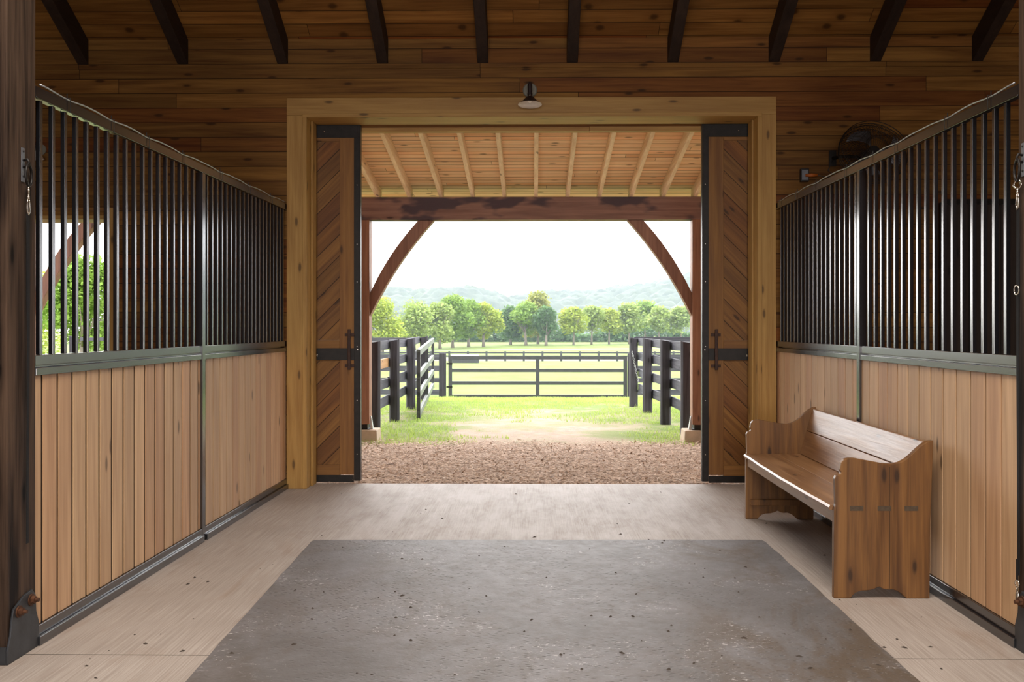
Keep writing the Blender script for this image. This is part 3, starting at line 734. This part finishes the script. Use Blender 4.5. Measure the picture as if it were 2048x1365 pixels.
# seat of two boards, front edge slightly bowed by wear
m = MB(); n = 24; vs = []; fs = []
def front_x(t): return (-.012 - .014*math.sin(t*PI) + .0015*math.sin(t*23))*1.0
y0_, y1_ = th+.0005, Lb-th-.0005
for i in range(n+1):
    t = i/n; y = y0_+(y1_-y0_)*t; fx = front_x(t)
    for x, z in ((fx, zs-.026), (fx-.003, zs-.013), (fx+.004, zs-.001), (fx+.02, zs+.001*math.sin(t*17)), (.222, zs), (.222, zs-.026)): vs.append((x, y, z))
for i in range(n):
    for q_ in range(6): fs.append((i*6+q_, i*6+(q_+1) % 6, i*6+6+(q_+1) % 6, i*6+6+q_))
fs += [tuple(range(6)), tuple(range(n*6, n*6+6))]
m.add(vs, fs).build('seat_board', M['seat'] if 'seat' in M else M['bench_l'], bench)
MB().box(.226, .45, y0_, y1_, zs-.026, zs-.001).build('seat_board', M['bench_l'], bench, .002)
MB().box(.012, .034, y0_, y1_, zs-.095, zs-.0265).build('seat_apron', M['bench_l'], bench, .003)
# backrest: two leaning boards
def lean(z0, z1, x0, x1, nm):
    m = MB(); p = [(x0, z0), (x0+.022, z0), (x1+.022, z1), (x1, z1)]
    m.prism(p, 'y', y0_, y1_); return m.build(nm, M['bench_l'], bench, .004)
xa, xb = .405*k, .500*k; zm = .665*k; zt_ = .828*k
xm = xa+(xb-xa)*((zm-zs)/(zt_-zs))
lean(zs+.001, zm-.002, xa, xm, 'back_board'); lean(zm+.002, zt_, xm, xb, 'back_board')
MB().box(.03, W-.06, Lb-th-.024, Lb-th-.0005, .105, .150).build('cleat', M['bench'], bench, .003)
MB().box(W-.05, W-.015, y0_, y1_, .30, .36).build('back_rail', M['bench'], bench, .003)

# ---------------------------------------------------------------- porch
PY = 12.06
bz0, bz1 = Z_(439.5, PY), Z_(394, PY)
o = bx('porch_beam', M['beam'], None, -9.5, 9.5, PY, PY+.2, bz0, bz1, .005); tag(o, 'heavy stained timber beam across the front of the porch', 'beam')
def zp(y): return bz1 + .166*(PY-y)
m = MB(); hr = .15
m.prism([(9.04, zp(9.04)+hr), (12.9, zp(12.9)+hr), (12.9, zp(12.9)+hr+.12), (9.04, zp(9.04)+hr+.12)], 'x', -9.5, 9.5)
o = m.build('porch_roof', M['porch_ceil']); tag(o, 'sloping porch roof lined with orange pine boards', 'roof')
xr0 = X_(1072, PY+.0); sp_r = .4035
vis = list(range(-6, 7))
for i, kx in enumerate(vis):
    X = xr0+kx*sp_r
    pts = [(9.045-PY, zp(9.045)+.002), (12.27-PY, zp(12.27)+.002), (12.27-PY, zp(12.27)+hr-.002), (9.045-PY, zp(9.045)+hr-.002)]
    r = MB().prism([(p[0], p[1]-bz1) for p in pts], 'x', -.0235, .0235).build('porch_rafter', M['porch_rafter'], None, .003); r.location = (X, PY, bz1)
    nm = {0: 'pale porch rafter seen edge on at the middle of the doorway'}.get(kx)
    if not nm:
        nm = 'pale porch rafter, %s %s of the middle one' % (ORD[abs(kx)-1], 'left' if kx < 0 else 'right')
    tag(r, nm, 'rafter', 'pale rafters under the porch roof')
def porch_post(xa, xb, lab, labp):
    r = empty('porch_post', ((xa+xb)/2, PY+.1, .17), 0, lab, 'post', None)
    bx('post_shaft', M['ppost'], r, xa, xb, PY, PY+.2, .20, bz0-.001, .006)
    m = MB(); p = r.location
    m.box(xa-p.x, xb-p.x, PY+.01-p.y, PY+.19-p.y, .132-p.z, .140-p.z); m.box(xa+.03-p.x, xb-.03-p.x, PY+.03-p.y, PY+.17-p.y, .140-p.z, .20-p.z); m.build('post_base', M['iron'], r, .002)
    m = MB()
    for xx, sg in ((xa, -1), (xb, 1)):
        m.prism([(xx-p.x, .30-p.z), (xx+sg*.010-p.x, .30-p.z), (xx+sg*.035-p.x, .134-p.z), (xx-p.x, .134-p.z)], 'y', -.03, .03)
    m.build('side_bracket', M['galv'], r)
    pr = MB(); a, b2 = .16, .16; cx0 = (xa+xb)/2
    vs = [(cx0-.22, PY-.06, -.15), (cx0+.22, PY-.06, -.15), (cx0+.22, PY+.30, -.15), (cx0-.22, PY+.30, -.15), (cx0-.20, PY-.04, .131), (cx0+.20, PY-.04, .131), (cx0+.20, PY+.28, .131), (cx0-.20, PY+.28, .131)]
    pr.add([(v[0]-cx0, v[1]-PY-.1, v[2]) for v in vs], [(0,3,2,1),(4,5,6,7),(0,1,5,4),(1,2,6,5),(2,3,7,6),(3,0,4,7)])
    o = pr.build('concrete_pier', M['concretepier'], None, .012); o.location = (cx0, PY+.1, 0); tag(o, labp, 'pier')
def knee(x_post, sg, lab):
    # arched brace from the post up to the beam; x_post = inner face of post, sg direction towards the bay centre
    s = PY/F; n = 14; outer = []; inner = []
    H = lambda py: Z_(py, PY)
    p0o, p2o = (x_post, H(587)), (x_post+sg*.62, H(440)); p0i, p2i = (x_post, H(633)), (x_post+sg*.82, H(440))
    def q(p0, p2, t, bow):
        x = p0[0]+(p2[0]-p0[0])*t; z = p0[1]+(p2[1]-p0[1])*t; w = 4*t*(1-t)*bow; d = Vector((p2[0]-p0[0], p2[1]-p0[1])).normalized(); nn = Vector((-d.y*sg, d.x*sg))*sg
        if nn.y < 0: nn = -nn
        return (x+nn.x*w, z+nn.y*w)
    for i in range(n+1): outer.append(q(p0o, p2o, i/n, .045)); inner.append(q(p0i, p2i, i/n, .055))
    pts = outer+inner[::-1]; ox = x_post
    m = MB(); m.prism([(p[0]-ox, p[1]) for p in pts], 'y', .03, .17); o = m.build('knee_brace', M['brace'], None, .004); o.location = (ox, PY, 0)
    tag(o, lab, 'brace')
pLx = X_(738.5, PY); pRx = X_(1385, PY); bay = (pRx+.2)-(pLx)
porch_post(pLx-.2, pLx, 'porch post outside the left door leaf', 'low concrete pier under the left porch post')
porch_post(pRx, pRx+.2, 'porch post outside the right door leaf', 'low concrete pier under the right porch post')
knee(pLx+.001, 1, 'curved brown brace from the left porch post up to the beam')
knee(pRx-.001, -1, 'curved brown brace from the right porch post up to the beam')
x2 = X_(66, PY)
porch_post(x2-.2, x2, 'porch post outside the left stall window', 'concrete pier outside the left stall window')
knee(x2+.001, 1, 'slanting brown brace seen through the left stall window')

# ---------------------------------------------------------------- ground, fields
def gz(y):
    pts = [(8.7, -.035), (11.5, -.03), (16.5, -.0), (19, -.06), (24, -.37), (40, -.95), (80, -2.0), (125, -2.95), (150, -2.9), (190, -2.45), (300, -2.2), (1200, -2)]
    for (a, za), (b_, zb_) in zip(pts, pts[1:]):
        if a <= y <= b_:
            return za+(zb_-za)*(y-a)/(b_-a)
    return pts[0][1] if y < 8.7 else -2
ys = [onZ(1060, 968.3).y+.001] + [9+.25*i for i in range(61)] + [25+1*i for i in range(20)] + [46+4*i for i in range(20)] + [130+10*i for i in range(12)] + [300, 400, 600, 900]
xs = [-300, -120, -60, -30, -15, -10] + [-7+.25*i for i in range(57)] + [10, 15, 30, 60, 120, 300]
vs = []; fs = []
for y in ys:
    for x in xs:
        bump_ = .02*noise.noise(Vector((x*1.3, y*1.3, 0)))+.012*noise.noise(Vector((x*4, y*4, 3))) if 9.2 < y < 24 and abs(x) < 7 else 0
        vs.append((x, y, gz(y)+bump_))
nx = len(xs)
for j in range(len(ys)-1):
    for i in range(nx-1): fs.append((j*nx+i, j*nx+i+1, (j+1)*nx+i+1, (j+1)*nx+i))
structure(MB().add(vs, fs).build('ground', M['ground'], None, smooth=True))
# wood chips
m = MB(); random.seed(11)
for k_ in range(26000):
    y = 8.80 + 3.3*random.random()**1.15; x = random.uniform(-2.9, 2.9)
    if y > 11.3 and random.random() < (y-11.3)*1.1: continue
    l = random.uniform(.014, .055); wd = random.uniform(.003, .009); a = random.gauss(0, .9); t = random.gauss(0, .25)
    z = gz(y)+random.uniform(.004, .035)+.018*noise.noise(Vector((x*3, y*3, 0)))
    dx, dy = math.cos(a)*l, math.sin(a)*l; px_, py_ = -math.sin(a)*wd, math.cos(a)*wd
    m.add([(x-dx-px_, y-dy-py_, z-t*l), (x+dx-px_, y+dy-py_, z+t*l), (x+dx+px_, y+dy+py_, z+t*l+wd*.5), (x-dx+px_, y-dy+py_, z-t*l+wd*.5)], [(0,1,2,3)])
tag(m.build('wood_chips', M['chips'], fix=False), 'shredded wood chip mulch outside the threshold', 'mulch', kind='stuff')
# grass
m = MB(); random.seed(5); cnt = 0
for k_ in range(90000):
    y = 11.7+13*random.random(); x = random.uniform(-4.6, 4.6)
    dn = noise.noise(Vector((x*.75, y*.55, 4)))*.9 + .35*noise.noise(Vector((x*2.6, y*2.6, 9)))
    bare = max(0, 1-abs(x-.1)/1.3)*max(0, min(1, (17-y)/3.0))
    if dn < -.26 + bare*.50 - max(0, (y-17))*.08 + max(0, (12.6-y))*.5: continue
    h = random.uniform(.02, .06)*(1+.9*max(0, dn)); wd = random.uniform(.004, .008); a = random.uniform(0, PI); ln = random.gauss(0, .5)*h
    z = gz(y)-.005; dx, dy = math.cos(a)*wd, math.sin(a)*wd
    m.add([(x-dx, y-dy, z), (x+dx, y+dy, z), (x+ln*math.sin(a)*1.4, y-ln*math.cos(a), z+h)], [(0,1,2)]); cnt += 1
    if cnt > 60000: break
tag(m.build('grass', M['grass'], fix=False), 'bright patchy grass between the paddock fences', 'grass', kind='stuff')

# ---------------------------------------------------------------- lane fences
RZ = [(1.235, 1.100), (.965, .825), (.662, .520), (.392, .245)]
def fence_post(root, x, y, wd, dp, z0, z1, slant=.05, roundish=False):
    n = 10; m = MB(); p = root.location; vs = []; fs = []
    lv = [z0, z0+.35*(z1-z0), z0+.7*(z1-z0), z1]
    for i, z in enumerate(lv):
        for k_ in range(n):
            a = 2*PI*k_/n+.3; e = 2.6 if roundish else 5
            ca, sa = math.cos(a), math.sin(a); rr = 1/((abs(ca)**e+abs(sa)**e)**(1/e))
            jit = 1+.04*noise.noise(Vector((x*3+k_, y, z*2)))
            zz = z + (slant*(-ca) if i == 3 else 0)
            vs.append((x+ca*rr*wd/2*jit-p.x, y+sa*rr*dp/2*jit-p.y, zz-p.z))
    for i in range(3):
        for k_ in range(n): fs.append((i*n+k_, i*n+(k_+1) % n, (i+1)*n+(k_+1) % n, (i+1)*n+k_))
    fs += [tuple(range(n))[::-1], tuple(range(3*n, 4*n))]
    return m.add(vs, fs).build('post', M['fencepost'], root, .006)
def lane(side, P, lab, new=None):
    sg = -1 if side == 'L' else 1
    r = empty('paddock_fence', (P[0][0], P[0][1], 0), 0, lab, 'fence'); p = r.location
    for (x, y) in P: fence_post(r, x, y, .155, .15, gz(y)-.1, 1.235, .02*sg)
    for j, ((xa, ya), (xb, yb)) in enumerate(zip(P, P[1:])):
        for i, (zt1, zb1) in enumerate(RZ):
            off = sg*.098; jz = random.uniform(-.012, .012)
            m = MB(); m.bar((xa+off-p.x, ya-p.y+.002, (zt1+zb1)/2+jz), (xb+off-p.x, yb-p.y-.002, (zt1+zb1)/2-jz), .028, zt1-zb1)
            nw = new == (j, i); o = m.build('rail', M['newrail'] if nw else M['fence'], r, .003)
            if nw: o['label'] = 'unpainted orange replacement rail'
        ym = (ya+yb)/2; xm_ = (xa+xb)/2
        m = MB(); m.box(xm_+sg*.114-.0-p.x-.015, xm_+sg*.114+.018-p.x, ym-p.y-.05, ym-p.y+.05, gz(ym)-.02, 1.18); m.build('batten', M['fencepost'], r, .002)
def fp(px, py): q = onZ(px, py, 0); return (q.x, q.y)
PL = [fp(749.5, 867), fp(789, 841), fp(821.5, 818), fp(848, 797)]
PR = [fp(1373, 870), fp(1331, 847), fp(1295, 826), fp(1267, 811)]
# the first posts hidden behind the porch posts keep the same line
lane('L', PL, 'black board fence on the left of the grass lane', (0, 1))
lane('R', PR, 'black board fence on the right of the grass lane')
# fences crossing left and right from the ends of the lane
def cross(y, x0, x1, rails, posts, lab, z0, bh, wd=.14, name='paddock_fence', mat=None):
    r = empty(name, (x0, y, gz(y)), 0, lab, 'fence'); p = r.location
    for px_ in posts: fence_post(r, px_, y+.0, wd, wd, gz(y)-.05, max(a for a, _ in rails)+.03, 0)
    for (zt1, zb1) in rails:
        MB().box(x0-p.x, x1-p.x, -.098-.0+.0, -.0705, zb1-p.z, zt1-p.z).build('rail', mat or M['fence_x'], r, .002)
    return r
GY = 24.0
gr = [(Z_(709, GY), Z_(720, GY)), (Z_(732, GY), Z_(742.6, GY)), (Z_(756, GY), Z_(765, GY)), (Z_(779.5, GY), Z_(790, GY))]
xg0 = X_(885, GY); xg1 = X_(1262, GY)
cross(GY, xg0-12, xg0-.075, gr, [xg0-2.4*i for i in range(0, 5)], 'far black board fence running left from the gate', 0, .14, .18)
cross(GY, xg1+.075, xg1+12, gr, [xg1+2.4*i for i in range(0, 5)], 'far black board fence running right from the gate', 0, .14, .18)
y2 = PL[-1][1]+.15
cross(y2, PL[-1][0]-7, PL[-1][0]-.02, [(Z_(675.5, y2), Z_(682, y2))], [PL[-1][0]-2.4*i for i in range(1, 4)], 'single top rail fence turning left behind the open gate', 0, .1, .12)
y3 = PR[-1][1]+.15
cross(y3, PR[-1][0]+.02, PR[-1][0]+7, [(Z_(674, y3), Z_(683.5, y3))], [PR[-1][0]+2.4*i for i in range(1, 4)], 'single top rail fence turning right from the lane corner post', 0, .1, .12)
# gates
def gate(loc, ang_, Wd, H, tilt, lab, light=False, stile=.07):
    r = empty('field_gate', loc, ang_, lab, 'gate'); r.rotation_euler = (0, tilt, ang_)
    mt = M['gate_light'] if light else M['gate']; t = .05
    m = MB(); rail = .088 if not light else .10
    hs = [0, H*.32, H*.62, H-rail] if not light else [0.02, .315, .62, H-rail]
    for z in hs: MB().box(0, Wd, -t/2, t/2, z, z+rail).build('gate_bar', mt, r, .003)
    for x in (0, Wd-stile*1.3): MB().box(x, x+stile*1.3, -t/2-.002, t/2+.002, 0, H).build('gate_stile', M['gate'], r, .003)
    MB().box(Wd*.5-.045, Wd*.5+.045, -t/2-.003, t/2+.003, 0, H).build('gate_brace', M['gate'], r, .003)
    for z in (H*.25, H*.8): MB().box(-.05, .10, -t/2-.008, -t/2-.003, z, z+.04).build('hinge', M['iron'], r)
    return r
g0 = atY(897, 797, GY); g1 = atY(1254, 797, GY)
gate((g0.x, GY, g0.z), 0, g1.x-g0.x, Z_(712.5, GY)-g0.z, 0, 'closed black field gate at the end of the grass lane')
a1 = onZ(837, 836, .02); a2y = 20.3*1.2/1.2
A2 = atY(866, 653, 20.4)
dd = Vector((a1.x-A2.x, a1.y-A2.y)); 
gate((A2.x, A2.y, .12), math.atan2(dd.y, dd.x), dd.length, 1.08, .02, 'open field gate swung back along the left fence', True)
# chain on the right corner post
ch = MB(); p0 = Vector((PR[-1][0]-.03, PR[-1][1]-.085, Z_(705, PR[-1][1]))); p1 = Vector((PR[-1][0]+.075, PR[-1][1]-.088, Z_(762, PR[-1][1])))
for i in range(18):
    t = i/17; q = p0.lerp(p1, t); Rm = Matrix.Rotation(PI/2 if i % 2 else 0, 3, 'Z') @ Matrix.Rotation(PI/2, 3, 'X')
    torus(ch, q-p0, .013, .004, Rm, 10, 5, 1.7)
o = ch.build('hanging_chain', M['chain']); o.location = p0; tag(o, 'pale chain hanging down the corner post of the right fence', 'chain')
# distant two rail fence
FYD = 112.0
r = empty('distant_fence', (0, FYD, gz(FYD)), 0, 'thin distant two rail fence across the field beyond the gate', 'fence'); 
zf0, zf1 = gz(FYD), Z_(704, FYD)
for zt1 in (Z_(704.5, FYD), Z_(711.5, FYD)):
    MB().box(-34, 34, -.03, .03, zt1-.17-zf0, zt1-zf0).build('rail', M['gate'], r)
for i in range(30):
    x = -32+i*2.2
    MB().box(x-.12, x+.12, -.05, .05, -.05, zf1-zf0+.06).build('post', M['gate'], r)
# white trough behind the gate
tx0, tx1 = X_(903, 100), X_(958, 100)
o = empty('water_trough', ((tx0+tx1)/2, 100, gz(100)), 0, 'long white trough behind the distant fence left', 'trough')
hz = Z_(709, 100)-gz(100)
MB().box(-(tx1-tx0)/2, (tx1-tx0)/2, -.5, .5, hz*.45, hz).build('trough_body', M['whitewall'], o, .02)
MB().box(-(tx1-tx0)/2, (tx1-tx0)/2, -.45, .45, 0, hz*.45).build('trough_base', M['gate'], o, .02)

# ---------------------------------------------------------------- trees
def tree(px, ybase, ytop, wpx, D, mat, lab, trunk=True, crown0=.22, nl=2600, cat='tree', tw=.16, name='field_tree', group='trees across the field'):
    base = Vector((X_(px, D), D, gz(D))); zt1 = Z_(ytop, D)-base.z; Wm = wpx/F*D*1.27
    r = empty(name, base, 0, lab, cat, group)
    rnd = random.Random(int(px*7+D))
    if trunk:
        m = MB(); hb = zt1*(crown0+.25); lean_ = rnd.uniform(-.3, .3)
        m.tube([(0, 0, -.1), (lean_*.2, 0, hb*.4), (lean_*.6, 0, hb)], [tw*1.5, tw, tw*.7], 8)
        for k_ in range(6):
            a = rnd.uniform(0, 2*PI); h0 = hb*rnd.uniform(.6, 1)
            m.tube([(lean_*.6*h0/hb, 0, h0), (math.cos(a)*Wm*.17, math.sin(a)*Wm*.15, h0+zt1*.17), (math.cos(a)*Wm*.28, math.sin(a)*Wm*.28, h0+zt1*.34)], [tw*.5, tw*.35, tw*.15], 6)
        m.build('trunk', M['bark'], r, smooth=True)
    blobs = []; cz0 = zt1*crown0
    for k_ in range(15):
        t = rnd.random(); zz = cz0+(zt1-cz0)*(.16+.66*t); env = math.sin(min(1, (t*.86+.16))*PI)**.55
        a = rnd.uniform(0, 2*PI); rr = rnd.uniform(.15, .62)*Wm*.5*env
        br = Wm*rnd.uniform(.16, .27)
        blobs.append((math.cos(a)*rr, math.sin(a)*rr, min(zz, zt1-br*.8), br, min(br*.8, (zt1-cz0)*.3)))
    blobs.append((0, 0, zt1-Wm*.2, Wm*.26, Wm*.2))
    vs = []; fs = []; nb = len(blobs); lsz = max(.16, D*.0016)
    for k_ in range(nl):
        bx_, by_, bz_, br, bh = blobs[k_ % nb]
        d = Vector((rnd.gauss(0, 1), rnd.gauss(0, 1), rnd.gauss(0, 1))).normalized()*(rnd.random()**.28)
        jr = rnd.uniform(.85, 1.12)
        c_ = Vector((bx_+d.x*br*jr, by_+d.y*br*jr, bz_+d.z*bh*jr))
        u = Vector((rnd.gauss(0, 1), rnd.gauss(0, 1), rnd.gauss(0, .6))).normalized(); v_ = u.cross(Vector((rnd.gauss(0, .5), rnd.gauss(0, .5), 1))).normalized()
        s1 = lsz*rnd.uniform(.5, 1.2); s2 = s1*rnd.uniform(.5, 1)
        i0 = len(vs); vs += [c_-u*s1, c_-v_*s2, c_+u*s1, c_+v_*s2]; fs.append((i0, i0+1, i0+2, i0+3))
    MB().add(vs, fs).build('crown', M[mat], r, fix=False)
    return r
T_ = [
 (764, 700, 592, 86, 150, 'lf_yellow', 'yellow green tree at the left edge of the doorway view'),
 (828, 701, 596, 90, 165, 'lf_light', 'broad pale green tree second from the left across the field'),
 (880, 700, 603, 66, 172, 'lf_light', 'pale green tree above the open gate'),
 (905, 699, 588, 78, 178, 'lf_green', 'taller green tree behind the pale ones left of centre'),
 (937, 698, 598, 66, 182, 'lf_green', 'green tree with forked crown left of centre'),
 (967, 697, 604, 72, 184, 'lf_yellow', 'rounded yellow green tree standing free left of the dark ones'),
 (1021, 693, 610, 62, 196, 'lf_dark', 'dark green tree beside the rounded yellow green tree'),
 (1052, 693, 603, 70, 192, 'lf_green', 'mid green tree in the centre of the field view'),
 (1076, 690, 581, 76, 205, 'lf_olive', 'tallest olive tinted tree at the centre'),
 (1092, 692, 612, 56, 190, 'lf_dark', 'shady green tree right of the tallest one'),
 (1147, 691, 614, 70, 194, 'lf_yellow', 'slender yellow green tree with bare trunk right of centre'),
 (1183, 690, 612, 60, 200, 'lf_light', 'thin twin stemmed tree right of centre'),
 (1218, 689, 615, 66, 204, 'lf_yellow', 'yellow green tree left of the right corner post'),
 (1258, 688, 604, 70, 206, 'lf_light', 'pale green tree above the right corner post'),
 (1290, 688, 601, 66, 214, 'lf_green', 'greener tree above the right lane fence'),
 (1318, 688, 612, 56, 208, 'lf_light', 'pale tree second from the right across the field'),
 (1362, 688, 611, 70, 210, 'lf_light', 'pale tree at the right edge of the doorway view'),
]
for i, (px, yb, yt, wp, D, mt, lb) in enumerate(T_):
    thin = px > 1120
    tree(px, yb, yt, wp, D, mt, lb, crown0=.30 if thin else .13, nl=6000 if not thin else 4200, tw=.24 if not thin else .17)
tree(165, 700, 505, 190, 60, 'lf_green', 'leafy tree seen through the left stall window', crown0=.02, nl=11000, tw=.2, name='shade_tree', group=None)
tree(40, 700, 520, 170, 75, 'lf_yellow', 'yellow green tree further left beyond the left stall window', crown0=.02, nl=7000, tw=.2, name='shade_tree', group=None)
# undergrowth band behind the trees
m = MB(); rnd = random.Random(3)
for k_ in range(9000):
    x = rnd.uniform(-48, 48); c_ = Vector((x, 232+rnd.uniform(-3, 3), gz(232)+rnd.random()**1.3*(3.0+2.2*noise.noise(Vector((x*.12, 0, 0))))))
    u = Vector((rnd.gauss(0,1), rnd.gauss(0,1), rnd.gauss(0,1))).normalized(); v_ = u.cross(Vector((0.1,0.3,1))).normalized(); s1 = rnd.uniform(.25, .6)
    m.add([c_-u*s1, c_-v_*s1, c_+u*s1, c_+v_*s1], [(0,1,2,3)])
tag(m.build('hedgerow', M['lf_dark'], fix=False), 'dark green undergrowth along the foot of the hills', 'hedge', kind='stuff')

# ---------------------------------------------------------------- wooded hills
def hill(prof, Yr, Y0, lab, x_lo, x_hi, sd):
    step = 2.2; nxx = int((x_hi-x_lo)/step); nyy = int((Yr+30-Y0)/(step*1.5)); vs = []; fs = []
    def H(x):
        px = 1068 + x/Yr*F
        if px <= prof[0][0]: return Z_(prof[0][1], Yr)
        for (a, ya), (b_, yb_) in zip(prof, prof[1:]):
            if px <= b_: return Z_(ya+(yb_-ya)*(px-a)/(b_-a), Yr)
        return Z_(prof[-1][1], Yr)
    for j in range(nyy+1):
        y = Y0+(Yr+30-Y0)*j/nyy
        for i in range(nxx+1):
            x = x_lo+(x_hi-x_lo)*i/nxx
            t = min(1, max(0, (y-Y0)/(Yr-Y0))); e = t*t*(3-2*t); h = -3+(H(x)-5+3)*e
            if y > Yr: h -= (y-Yr)*.3
            d = noise.voronoi(Vector((x/8.5+sd, y/9.5, sd)))[0][0]
            d2 = noise.voronoi(Vector((x/4+sd, y/4.5, sd*2)))[0][0]
            h += (5.2*max(0, 1-d*d*1.6)+1.3*max(0, 1-d2*d2*2) + 1.5*noise.noise(Vector((x/30, y/30, sd))))*min(1, t*6+.1)
            vs.append((x, y, h))
    for j in range(nyy):
        for i in range(nxx): a = j*(nxx+1)+i; fs.append((a, a+1, a+nxx+2, a+nxx+1))
    o = MB().add(vs, fs).build('wooded_hill', M['hill'], None, smooth=True, fix=False); tag(o, lab, 'hill'); return o
hill([(600, 580), (770, 580), (800, 578), (850, 579), (900, 576), (945, 574), (965, 578), (990, 585), (1015, 593), (1060, 606), (1120, 630), (1200, 660)], 640, 380, 'hazy wooded ridge behind the trees on the left', -190, 60, 1.3)
hill([(900, 640), (985, 610), (1010, 598), (1035, 592), (1085, 582), (1130, 583), (1180, 581), (1230, 575), (1265, 572), (1300, 567), (1340, 555), (1380, 545), (1450, 530), (1700, 520)], 700, 400, 'hazy wooded hill rising to the right', -90, 260, 4.7)

# ---------------------------------------------------------------- haze over the valley
hz = bpy.data.materials.new('valley_haze'); hz.use_nodes = True; t = hz.node_tree; t.nodes.clear()
ho = t.nodes.new('ShaderNodeOutputMaterial'); hv = t.nodes.new('ShaderNodeVolumeScatter'); hv.inputs['Density'].default_value = .00048
hv.inputs['Color'].default_value = (.80,.90,1,1); t.links.new(hv.outputs[0], ho.inputs['Volume'])
o = MB().box(-330, 330, 60, 760, -12, 90).build('valley_haze', hz); tag(o, 'pale summer haze hanging over the fields and hills', 'haze', kind='stuff')
